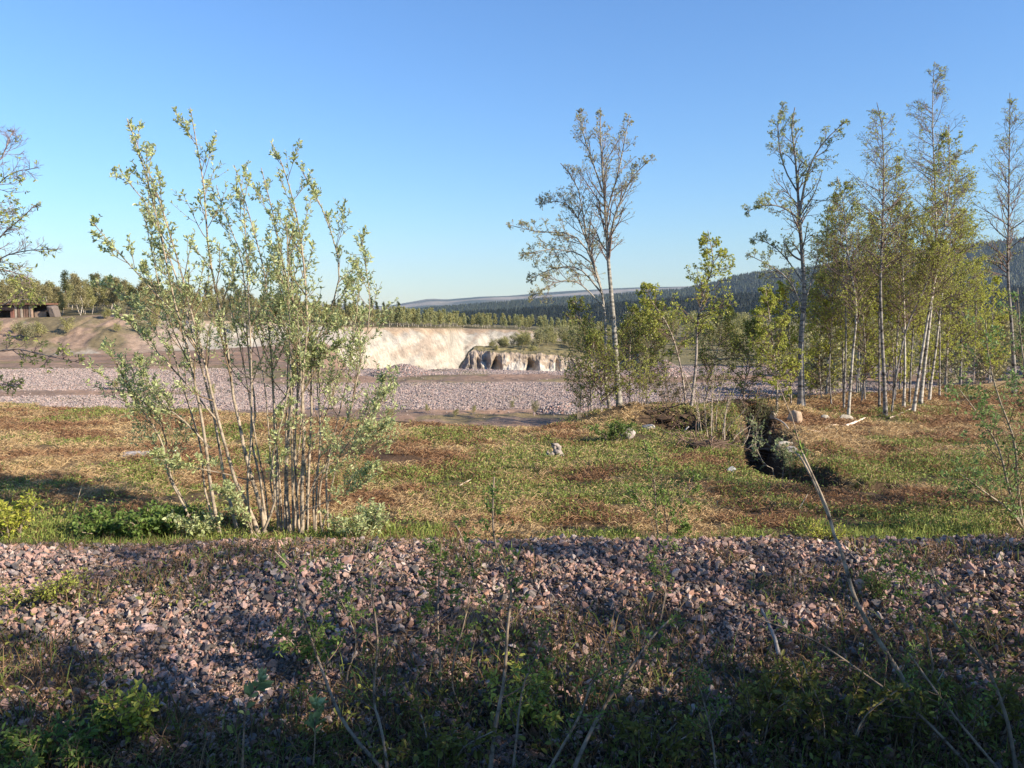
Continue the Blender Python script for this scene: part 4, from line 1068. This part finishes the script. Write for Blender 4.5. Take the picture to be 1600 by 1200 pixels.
# the leaning cut stem with two sawn tops and one leafy sprout
p0 = drop_base(pxpath([(1440, 1110), (1395, 1035), (1345, 955), (1325, 900), (1315, 862), (1304, 838)], 5.2, 5.7, 16))
root = empty('cut_sapling', p0[0], 'leaning grey stem forked into two sawn pale tops, in front of the bank at right', 'sapling')
def rod(path, ra, rb, name, col, root, P0, mat, tipcol=None):
    n = len(path); R = np.linspace(ra, rb, n)
    g = Geo(); g.tubes(path, R, 8, col)
    d = nrm(path[-1] - path[-2]); e = path[-1] + d * 0.0015
    g.tubes(np.array([path[-1], e, e + d * 1e-4]), np.array([rb * .99, rb * .9, 1e-4]), 8, tipcol or col)
    return g.build(name, mat, root, True, P0)
rod(p0, .017, .012, 'stem', (0.34, 0.28, 0.22), root, p0[0], M_willow)
pa = pxpath([(1306, 842), (1290, 795), (1270, 750), (1252, 716), (1243, 706)], 5.69, 6.0, 12)
pb = pxpath([(1304, 840), (1296, 805), (1280, 765), (1264, 730), (1255, 710)], 5.69, 5.9, 12)
rod(pa, .0095, .0075, 'stem', (0.42, 0.35, 0.28), root, p0[0], M_willow, (0.75, 0.65, 0.45))
rod(pb, .0105, .008, 'stem', (0.42, 0.35, 0.28), root, p0[0], M_willow, (0.75, 0.65, 0.45))
pc = pxpath([(1262, 728), (1250, 698), (1240, 660), (1226, 625), (1214, 595)], 5.93, 6.1, 14)
pd = pxpath([(1252, 704), (1243, 672), (1234, 638)], 5.95, 5.9, 8)
rod(pc, .006, .003, 'side_shoot', (0.42, 0.32, 0.24), root, p0[0], M_willow)
rod(pd, .005, .003, 'side_shoot', (0.42, 0.32, 0.24), root, p0[0], M_willow)
lf = Geo(); r = np.random.default_rng(400)
leaf_on(lf, pc[None][:, 1:6], 16, 0, .06, .4, ((0.15, 0.24, 0.05), (0.33, 0.40, 0.11)), r, .8, -.4, True)
lf.build('foliage', M_leaf, root, True, p0[0])

# near bushes along the bottom
for i, (px, py, D, h, w, lab, pal, ns) in enumerate([
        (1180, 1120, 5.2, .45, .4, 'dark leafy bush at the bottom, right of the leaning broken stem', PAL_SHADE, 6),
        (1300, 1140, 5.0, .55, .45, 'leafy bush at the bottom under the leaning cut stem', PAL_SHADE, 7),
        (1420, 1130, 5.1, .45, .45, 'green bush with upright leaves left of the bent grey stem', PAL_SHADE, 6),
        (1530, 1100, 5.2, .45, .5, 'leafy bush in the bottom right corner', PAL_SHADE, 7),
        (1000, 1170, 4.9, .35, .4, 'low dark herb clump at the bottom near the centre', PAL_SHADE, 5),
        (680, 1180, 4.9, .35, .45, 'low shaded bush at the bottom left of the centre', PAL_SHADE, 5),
        (480, 1010, 5.9, .38, .5, 'thin leafed bush behind the curved brown stem', PAL_GREEN, 4),
        (60, 1190, 4.9, .25, .3, 'fern like herb clump in the bottom left corner', PAL_GREEN, 6),
        (130, 1150, 5.0, .22, .3, 'second herb clump right of the fern like one', PAL_GREEN, 5),
        (200, 1120, 5.2, .3, .2, 'yellow green herb with upright leaves at lower left', PAL_YELLOW, 5),
        (830, 1110, 5.3, .3, .4, 'mossy herb clump under the dark forked stem', PAL_BIRCH, 10),
        (1290, 868, 7.9, .14, .22, 'small yellow green tuft on the bank crest by the cut stem', PAL_YELLOW, 6),
        (1370, 940, 6.6, .2, .2, 'small green tuft on the bank face right of the cut stem', PAL_GREEN, 5),
        (60, 960, 6.7, .2, .45, 'dull green tuft on the left part of the bank', PAL_BIRCH, 8)]):
    bush(px, py, D, h, w, lab, 170 + i, pal, ns, .05 if D < 6 else .03, 7, .42, leaves=4, full=True, r0=.006)

# ------------------------------------------------------------------ dead wood: stump, stake, sticks, stalks
c = gp(862, 714)
r = np.random.default_rng(66)
root = empty('weathered_stump', c, 'grey weathered stump with two bleached prongs in the grass', 'stump')
def prong(pts, rr, name, Dd):
    P = polyline([c + np.array(p) for p in pts], 10); R = np.interp(np.linspace(0, 1, 10), np.linspace(0, 1, len(rr)), rr)
    P = P + .02 * r.normal(size=P.shape); R = R * (.8 + .4 * r.random(10))
    g = Geo(); g.tubes(P, R, 8, (0.40, 0.345, 0.31)); V = g.V[0]; g.V[0] = V + 0.02 * (np.stack([fbm(V[:, 2] * 20 + 3, V[:, 0] * 20, 2)] * 3, -1) - .5)
    g.build(name, M_wood, root, True, c)
prong([(.15, 0, -.08), (.12, 0, .08), (.06, -.02, .2), (.02, 0, .27)], [.10, .075, .05, .02], 'prong', 0)
prong([(.22, 0, -.08), (.15, .02, .1), (.10, 0, .22), (.02, -.02, .29), (-.02, 0, .26)], [.07, .05, .04, .03, .01], 'prong', 0)
prong([(-.14, -.05, -.1), (-.09, -.05, .0), (-.06, -.05, .08), (-.05, -.05, .12)], [.07, .05, .035, .012], 'prong', 0)
prong([(-.12, -.03, .0), (0, 0, .06), (.14, 0, .05)], [.04, .06, .05], 'root', 0)

def stick(name, label, pts, D, ra, rb, col, cat='stick', lift=0.0):
    P = []
    for i, (x, y) in enumerate(pts):
        if D is None:
            q = gp(x, y); q[2] += lift + ra * .6; P.append(q)
        else: P.append(at(x, y, D[0] + (D[1] - D[0]) * i / (len(pts) - 1)))
    P = polyline(P, 14); R = np.linspace(ra, rb, 14)
    P = P + 0.12 * ra * np.random.default_rng(int(pts[0][0])).normal(size=P.shape)
    g = Geo(); g.tubes(P, R, 7, col)
    d0, d1 = nrm(P[0] - P[1]), nrm(P[-1] - P[-2])
    g.tubes(np.array([P[0], P[0] + d0 * ra * .3, P[0] + d0 * ra * .31]), np.array([ra, ra * .8, 1e-4]), 7, col)
    g.tubes(np.array([P[-1], P[-1] + d1 * rb * .3, P[-1] + d1 * rb * .31]), np.array([rb, rb * .8, 1e-4]), 7, col)
    return tag(g.build(name, M_wood, None, True, P[0]), label, cat)

def root_mass(px, py, w, h, n, label, seed):
    c = gp(px, py); r = np.random.default_rng(seed)
    root = empty('upturned_roots', c, label, 'roots')
    g = Geo()
    for k in range(n):
        b = c + np.array([r.normal() * w * .45, r.normal() * .3, 0]); b[2] = terrain(b[:1], b[1:2])[0] - .05
        e = b + np.array([r.normal() * .45, r.normal() * .25 - .1, h * r.random() ** 1.5]); m = (b + e) / 2 + r.normal(size=3) * .12 + np.array([0, 0, .1])
        q = e + r.normal(size=3) * .15 + np.array([0, 0, -.08])
        a = .008 + .018 * r.random() ** 2
        g.tubes(polyline([b, m, e, q], 9), np.linspace(a, a * .3, 9), 5, np.array((0.22, 0.15, 0.11)) * (.5 + 1.1 * r.random()))
    g.build('root_tangle', M_wood, root, True, c)
    s = Geo(); V, T = rock_variants(1, seed, 3)[0]
    for k in range(7):
        b = c + np.array([r.normal() * w * .45, r.normal() * .25, 0]); b[2] = terrain(b[:1], b[1:2])[0] + .02
        k3 = .10 + .14 * r.random()
        V2 = V * np.array([1.4, 1, .8]) * k3; V2 = V2 * (1 + .5 * (fbm(V2[:, 0] * 12 + k, V2[:, 2] * 12 + V2[:, 1] * 9, 3) - .5))[:, None]
        s.add(V2 + b, None, T, np.array((0.11, 0.07, 0.045)) * (.7 + .6 * r.random()))
    s.build('earth_clods', M_rock, root, True, c)
root_mass(1045, 672, .75, .55, 55, 'low tangle of dark upturned roots and earth left of the bare shrub', 7)
root_mass(1098, 700, .45, .35, 35, 'smaller dark root tangle at the feet of the bare shrub', 8)
root_mass(1165, 655, .55, .6, 50, 'dark roots and earth around the head of the black ditch', 9)
root_mass(1205, 690, .35, .3, 24, 'thin roots hanging over the right wall of the black ditch', 10)

stick('weathered_stake', 'short grey stake leaning on the bank left of the cut stem', [(1217, 1022), (1208, 990), (1190, 952)], (5.75, 6.15), .016, .011, (0.34, 0.31, 0.29), 'stake')
stick('fallen_branch', 'bleached branch lying at the foot of the white birch', [(1322, 668), (1338, 662), (1352, 655)], None, .035, .018, (0.85, 0.72, 0.58), 'branch', .02)
stick('fallen_branch', 'pale branch leading from the curved birch toward the leaning white birch', [(1390, 655), (1408, 648), (1425, 640), (1446, 635)], None, .022, .014, (0.62, 0.50, 0.40), 'branch', .02)
stick('fallen_branch', 'low pale branch in front of the boulder right of the ditch', [(1262, 674), (1282, 676), (1300, 666), (1318, 668)], None, .018, .014, (0.75, 0.60, 0.46), 'branch', .02)
stick('fallen_branch', 'pale broken root sticking out over the black ditch', [(1210, 662), (1222, 668), (1232, 680)], None, .022, .014, (0.75, 0.62, 0.48), 'branch', .12)
stick('fallen_branch', 'white crooked branch across the dark root hollow', [(1048, 688), (1058, 685), (1064, 678), (1076, 667)], (19.0, 19.4), .022, .014, (0.70, 0.66, 0.62), 'branch')
stick('fallen_branch', 'dark branch leaning from the two pale trunks over the hollow', [(975, 648), (1000, 655), (1022, 672)], (20.6, 20.2), .025, .014, (0.25, 0.18, 0.14), 'branch')
stick('fallen_branch', 'thin brown branch lying in the straw at left', [(130, 832), (160, 825), (200, 816)], None, .012, .007, (0.50, 0.34, 0.22), 'branch', .02)
stick('fallen_branch', 'short light branch lying in the rust brown straw near the centre', [(718, 763), (728, 757), (736, 753)], None, .016, .01, (0.65, 0.52, 0.38), 'branch', .03)
stick('fallen_branch', 'grey stick leaning up from the grass left of the cut stem', [(1226, 822), (1245, 800), (1262, 772)], (11.2, 11.6), .010, .006, (0.42, 0.36, 0.28), 'branch')
stick('dry_stalk', 'tallest pale dry stalk rising left of the willow', [(107, 836), (116, 800), (128, 758)], (11.0, 11.0), .007, .004, (0.70, 0.56, 0.38), 'stalk')
stick('dry_stalk', 'shorter dry stalk left of the tallest pale one', [(93, 842), (97, 820), (103, 800)], (10.8, 10.8), .006, .004, (0.62, 0.45, 0.30), 'stalk')
stick('dry_stalk', 'broken orange stalk lying slanted near the left edge', [(48, 833), (60, 845), (70, 854)], (10.3, 10.2), .010, .006, (0.70, 0.48, 0.30), 'stalk')
stick('dry_stalk', 'arched dry stalk at left edge behind the bank', [(40, 840), (58, 834), (78, 838), (92, 846)], (10.6, 10.4), .006, .004, (0.66, 0.48, 0.30), 'stalk')
stick('dead_branch', 'brown dead stem lying across the stones at lower right', [(1180, 1060), (1260, 1052), (1330, 1068)], None, .007, .004, (0.20, 0.14, 0.11), 'stem', .03)
stick('dead_branch', 'pale dead stem lying in the bottom left shade', [(280, 1180), (310, 1165), (360, 1150)], None, .006, .004, (0.34, 0.22, 0.14), 'stem', .03)
# tuft of hanging dead grass on the bank
g = Geo(); r = np.random.default_rng(55); c = gp(738, 960)
for k in range(155):
    b = c + np.array([r.normal() * .07, r.normal() * .04 + .02, 0]); b[2] = terrain(b[:1], b[1:2])[0] + .02
    t = b + np.array([r.normal() * .10, -.22 - .12 * r.random(), -.10]); t[2] = terrain(t[:1], t[1:2])[0] + .02
    m = (b + t) / 2 + np.array([0, 0, .05])
    g.tubes(polyline([b, m, t], 5), np.linspace(.003, .0015, 5), 3, np.array((0.40, 0.28, 0.19)) * (.6 + .7 * r.random()))
tag(g.build('dead_grass_tuft', M_grass, None, True, c), 'tuft of dead grass hanging down the face of the bank', 'grass tuft')

# ------------------------------------------------------------------ trees and shrubs far back (built once per kind, then copied)
def far_tree(name, seed, h, w, n, size, pal, trunkc, shape='birch', label='', cat='tree', bare=0.0):
    r = np.random.default_rng(seed)
    root = empty(name, (0, 0, 0), label, cat)
    tr = Geo()
    kink = r.normal(size=(4, 2)) * .03 * h
    pts = [np.array([kink[i][0] * (i > 0), kink[i][1] * (i > 0), h * f - (.15 if i == 0 else 0)]) for i, f in enumerate((0, .33, .66, .97))]
    tr.tubes(polyline(pts, 8), np.linspace(.016 * h, .004 * h, 8), 5, trunkc)
    nb = 26
    base = polyline(pts, 20)
    lf = Geo(); B = []
    for k in range(nb):
        f = (0.25 if shape != 'pine' else .5) + (.73 if shape != 'pine' else .48) * (k + r.random()) / nb
        p = base[int(f * 19)]
        a = r.random() * 6.28
        if shape == 'birch': L = w * (1.05 - f) ** .6 * (.6 + .6 * r.random()); up = .8
        elif shape == 'pine': L = w * (.5 + .6 * r.random()) * (1.15 - f); up = .15
        elif shape == 'spruce': L = w * 1.3 * (1.0 - f) * (.8 + .3 * r.random()); up = -.15
        else: L = w * (.6 + .5 * r.random()); up = .9
        e = p + np.array([math.cos(a) * L, math.sin(a) * L, up * L])
        B.append(np.stack([p, (p + e) / 2 + np.array([0, 0, .08 * L]), e]))
    B = np.array(B)
    tr.tubes(B, np.tile(np.linspace(.005 * h, .0025 * h, 3), (nb, 1)), 3, np.asarray(trunkc) * .6)
    tr.build('trunk', M_birch if shape == 'birch' else M_wood, root)
    s = r.random((nb, n // nb)); s = .25 + .75 * s
    p, T, _ = interp_paths(B, s); p = p.reshape(-1, 3); m = len(p)
    p = p + r.normal(size=(m, 3)) * w * .13
    cl = fbm(p[:, 0] * 2 / w + seed, p[:, 2] * 2 / w, 3)
    c = lerp(pal[0], pal[1], np.clip(.5 + 1.8 * (cl - .5) + .3 * r.normal(size=m), 0, 1))
    lf.leaves(p, nrm(r.normal(size=(m, 3))), nrm(r.normal(size=(m, 3)) + np.array([0, 0, .5])), size * (.6 + .8 * r.random(m)), size * .7 * (.6 + .8 * r.random(m)), c)
    lf.build('crown', M_far, root)
    return root

OL = ((0.25, 0.24, 0.09), (0.42, 0.385, 0.165))
GR = ((0.22, 0.21, 0.11), (0.38, 0.35, 0.19))
DK = ((0.05, 0.065, 0.028), (0.11, 0.12, 0.05))
LAB = {'b': ('birch_tree', 'birch', 'leafing birch among the woods on the bank at left'), 'p': ('pine_tree', 'pine', 'dark pine rising among the birches on the left bank'),
       'c': ('young_birch', 'birch', 'small pale birch in the row along the top of the sand cliff'), 's': ('willow_shrub', 'shrub', 'grey green shrub on the scrubby ground behind the pit')}
protoB = [far_tree('birch_tree', 200 + i, 6.0, 1.55, 2200, .19, OL if i % 2 else ((0.22, 0.19, 0.09), (0.37, 0.32, 0.16)), (0.55, 0.5, 0.44), 'birch', LAB['b'][2], 'birch') for i in range(5)]
protoP = [far_tree('pine_tree', 210 + i, 7.5, 1.5, 1300, .2, DK, (0.22, 0.13, 0.08), 'pine', LAB['p'][2], 'pine') for i in range(2)]
protoC = [far_tree('young_birch', 220 + i, 4.0, .95, 1000, .20, ((0.24, 0.25, 0.10), (0.40, 0.39, 0.19)) if i % 2 else OL, (0.65, 0.58, 0.48), 'birch', LAB['c'][2], 'birch') for i in range(4)]
protoS = [far_tree('willow_shrub', 230 + i, 2.6, 1.2, 1500, .15, GR if i % 2 else OL, (0.28, 0.22, 0.16), 'shrub', LAB['s'][2], 'shrub') for i in range(5)]
used = set()
def place(protos, x, y, sc, rz, label, group, zoff=0.0):
    p = protos[rng.integers(len(protos))]
    o = p if p.name not in used else copy_tree(p)
    used.add(p.name)
    o.location = (x, y, float(terrain(np.array([x]), np.array([y]))[0]) - .1 + zoff)
    o.scale = (sc * (.85 + .3 * rng.random()), sc * (.85 + .3 * rng.random()), sc); o.rotation_euler = (0, 0, rz)
    o['label'] = label; o['group'] = group
    return o
TAU = 2 * math.pi
# woods on the left bank
for k in range(250):
    px = -260 + 820 * (k + rng.random()) / 250; y = rng.uniform(99, 126) + max(0, px - 250) * .12
    if px > 400 and rng.random() < .2: continue
    pine = rng.random() < .04
    x = (px - 800) / FPX * y
    place(protoP if pine else protoB, x, y, rng.uniform(.5, .85) * np.interp(px, [0, 150, 330, 560], [1.0, .95, .8, .55]), rng.random() * TAU, LAB['p' if pine else 'b'][2], 'trees of the woods on the left bank')
for k in range(26):                     # darker pines right behind the big willow
    px = rng.uniform(520, 625); y = rng.uniform(150, 180)
    place(protoP, (px - 800) / FPX * y, y, rng.uniform(.4, .75), rng.random() * TAU, 'dark pine beyond the cliff behind the right side of the willow', 'dark pines beyond the cliff')
# row along the top of the sand cliff
for k in range(215):
    px = rng.uniform(430, 940); yt = np.interp(px, C_px, C_yt); y = yt + rng.uniform(2.5, 24)
    place(protoC, (px - 800) / FPX * y, y, rng.uniform(.6, 1.0), rng.random() * TAU, LAB['c'][2], 'small birches along the top of the sand cliff')
# scrub on the plateau and to the right
for k in range(120):
    px = rng.uniform(745, 1010); f = rng.random() ** .8
    y = 109 + f * np.interp(px, [745, 800, 900, 1010], [5, 22, 55, 95])
    y = max(y, 111.5 + 2 * rng.random())
    place(protoS, (px - 800) / FPX * y, y, rng.uniform(.6, 1.05) * np.interp(px, [745, 790, 850], [.3, .55, 1.0]), rng.random() * TAU, LAB['s'][2], 'shrubs on the scrubby plateau behind the pit')
for k in range(55):
    px = rng.uniform(1000, 1800); y = rng.uniform(72, 170)
    if px < 1180 and y < 84: continue
    place(protoS, (px - 800) / FPX * y, y, rng.uniform(.7, 1.3), rng.random() * TAU, 'grey green shrub on the flat ground behind the birch stand', 'shrubs behind the birch stand')
for k in range(75):
    px = rng.uniform(1120, 1900); y = rng.uniform(40, 74)
    if px < 1220 and y < 66: continue
    bb = rng.random() < .6
    place(protoB if bb else protoS, (px - 800) / FPX * y, y, rng.uniform(.45, .85) if bb else rng.uniform(.8, 1.3), rng.random() * TAU, 'leafing birch behind the birch stand at right' if bb else 'grey green shrub close behind the birch stand at right', 'birches behind the stand at right' if bb else 'shrubs close behind the birch stand')
for k in range(38):
    px = rng.uniform(925, 1180); y = rng.uniform(80, 130)
    place(protoS, (px - 800) / FPX * y, y, rng.uniform(.8, 1.35), rng.random() * TAU, 'grey green shrub behind the two pale trunks', 'shrubs behind the two pale trunks')
for px, v in [(712, 652), (655, 577), (590, 648), (740, 646), (836, 648), (668, 645), (522, 640), (330, 622), (180, 612), (450, 640), (610, 655), (800, 640)]:
    c = gp(px, v); place(protoS, c[0], c[1], rng.uniform(.12, .26), rng.random() * TAU, 'tiny green tuft growing on the bare floor of the pit', 'tufts on the pit floor', .08)
# shrubs on the left bank's slope
for k in range(34):
    px = rng.uniform(-60, 430); yb, yt = np.interp(px, B_px, B_yb), np.interp(px, C_px, C_yt); y = yb + (yt - yb) * rng.uniform(.45, 1.0)
    if px < 110: y = yb + (yt - yb) * rng.uniform(.35, .6)
    place(protoS, (px - 800) / FPX * y, y, rng.uniform(.35, .65), rng.random() * TAU, 'olive shrub clinging to the earth bank at left', 'shrubs on the left earth bank')

# ------------------------------------------------------------------ ruined shed on the left bank
base = at(40, 499, 97); base[2] = terrain(base[:1], base[1:2])[0]
zt = zpx(475, 97); zb = zpx(501, 97)
base[2] = zb
root = empty('ruined_shed', base, 'low ruined shed with rusty boards and a stone end on the left bank', 'shed')
def box(g, x0, x1, y0, y1, z0, z1, col):
    V = np.array([(x, y, z) for x in (x0, x1) for y in (y0, y1) for z in (z0, z1)])
    g.add(V, [(0, 1, 3, 2), (4, 6, 7, 5), (0, 4, 5, 1), (2, 3, 7, 6), (0, 2, 6, 4), (1, 5, 7, 3)], None, col)
H = zt - zb; s = 97 / FPX
g = Geo(); r = np.random.default_rng(9)
x = -16 * s
while x < 10 * s:
    w = r.uniform(2.2, 4.0) * s; box(g, x, x + w * .86, -.05 + r.normal() * .03, .02, .1, H * r.uniform(.88, .98), np.array([(0.40, 0.27, 0.19), (0.24, 0.15, 0.11), (0.40, 0.32, 0.25), (0.18, 0.11, 0.08)][r.integers(4)])); x += w * 1.25
g.build('board_wall', M_rust, root, False)
g = Geo(); box(g, -85 * s, -16.5 * s, -.3, -.1, H * .62, H * .9, (0.03, 0.02, 0.02)); box(g, -22 * s, -17 * s, -.14, .06, 0, H * .9, (0.22, 0.10, 0.075)); g.build('frame_and_dark_opening', M_rust, root, False)  # near-black box paints the shade inside the left opening, beside the red post
g = Geo(); box(g, -85 * s, 34 * s, 1.6, 1.8, 0, H * .95, (0.05, 0.035, 0.03)); box(g, 12 * s, 30 * s, .3, .5, 0, H * .55, (0.28, 0.2, 0.15)); g.build('back_wall', M_rust, root, False)
g = Geo(); box(g, -90 * s, 36 * s, -.5, 2.2, H * .955, H * 1.05, (0.16, 0.08, 0.055)); g.build('roof', M_rust, root, False)
g = Geo()
V, T = rock_variants(1, 5, 3)[0]; V = V / np.abs(V).max(0)
V = np.sign(V) * np.abs(V) ** .5 * np.array([6 * s, .9, H * .5]) + np.array([40 * s, .3, H * .42]); V[:, 0] += (1 - V[:, 2] / H) * 6 * s
g.add(V, None, T, (0.17, 0.135, 0.115)); g.build('stone_pier', M_rock, root, False)
g = Geo(); box(g, -18 * s, 22 * s, -2.2, -.6, -.5, -.25, (0.42, 0.38, 0.33)); g.build('slab', M_rock, root, False)

# ------------------------------------------------------------------ shrubs beside the track to the right of the viewer: their shade lies on the bank
for i, (x, y, h, w) in enumerate([(4.6, 1.4, 4.3, 1.1), (6.2, 2.2, 3.4, 1.0), (7.8, 1.2, 5.0, 1.4), (9.8, 2.4, 3.8, 1.2), (11.8, 1.3, 5.2, 1.5), (14.0, 2.2, 4.6, 1.4), (3.8, -0.6, 4.6, 1.2), (5.6, 3.2, 2.3, 0.8), (7.2, 3.0, 2.4, 1.0), (9.0, 3.1, 2.6, 1.0), (11.0, 3.0, 3.0, 1.0)]):
    bush(0, 0, 0, h, w, ['tall leafy willow beside the track nearest to the viewer', 'shorter leafy willow beside the track', 'broad tall willow beside the track', 'small willow between two taller ones beside the track', 'tallest willow beside the track', 'last willow beside the track', 'leafy willow close behind the viewer', 'low willow at the ditch nearest to the viewer', 'low broad willow at the ditch', 'third low willow along the ditch', 'last low willow along the ditch'][i],
         500 + i, PAL_GREEN, 15, .12, 14, .5, 'willow', 'trackside_willow', 8, xy=(x, y), r0=.02)

for i, (x, y, h, lab) in enumerate([(11.2, 2.4, 7.2, 'open birch beside the track nearest to the viewer'), (9.2, 1.2, 8.6, 'high open birch between the trackside willows'),
        (13.4, 3.4, 6.8, 'fourth open birch beside the track'), (15.6, 2.2, 8.0, 'tallest open birch beside the track'), (18.0, 3.0, 7.6, 'last open birch beside the track')]):
    z0 = float(terrain(np.array([x]), np.array([y]))[0])
    tree('birch_tree', lab, 'birch', [(polyline([(x, y, z0 - .05), (x + .2, y + .1, z0 + h * .5), (x - .1, y, z0 + h)], 16), .05, .01)], M_birch, (0.45, 0.42, 0.38), (0.2, 0.14, 0.12), 700 + i,
         n1=30, t0=.3, L1=1.5, ang1=52, trop1=.3, k2=6, L2=.5, k3=0, leaves=8, size=.10, wid=.7, pal=PAL_BIRCH, droop=.3)

# ------------------------------------------------------------------ haze
bpy.ops.mesh.primitive_cube_add(size=1)
hz = bpy.context.object; hz.name = 'haze'; hz.data.name = 'haze'
zlo, zhi = -190.0, 520.0
hz.location = (0, 4600, (zlo + zhi) / 2); hz.scale = (21500, 9400, zhi - zlo)
hz['kind'] = 'stuff'; hz['label'] = 'thin blue air lying over the valley'; hz['category'] = 'haze'
m = bpy.data.materials.new('haze_air'); m.use_nodes = True; nt = m.node_tree
nt.nodes.remove(nt.nodes['Principled BSDF'])
pv = nt.nodes.new('ShaderNodeVolumePrincipled'); pv.inputs['Density'].default_value = 0.000045
pv.inputs['Color'].default_value = (0.62, 0.78, 1.0, 1)
nt.links.new(pv.outputs[0], nt.nodes['Material Output'].inputs['Volume'])
hz.data.materials.append(m)
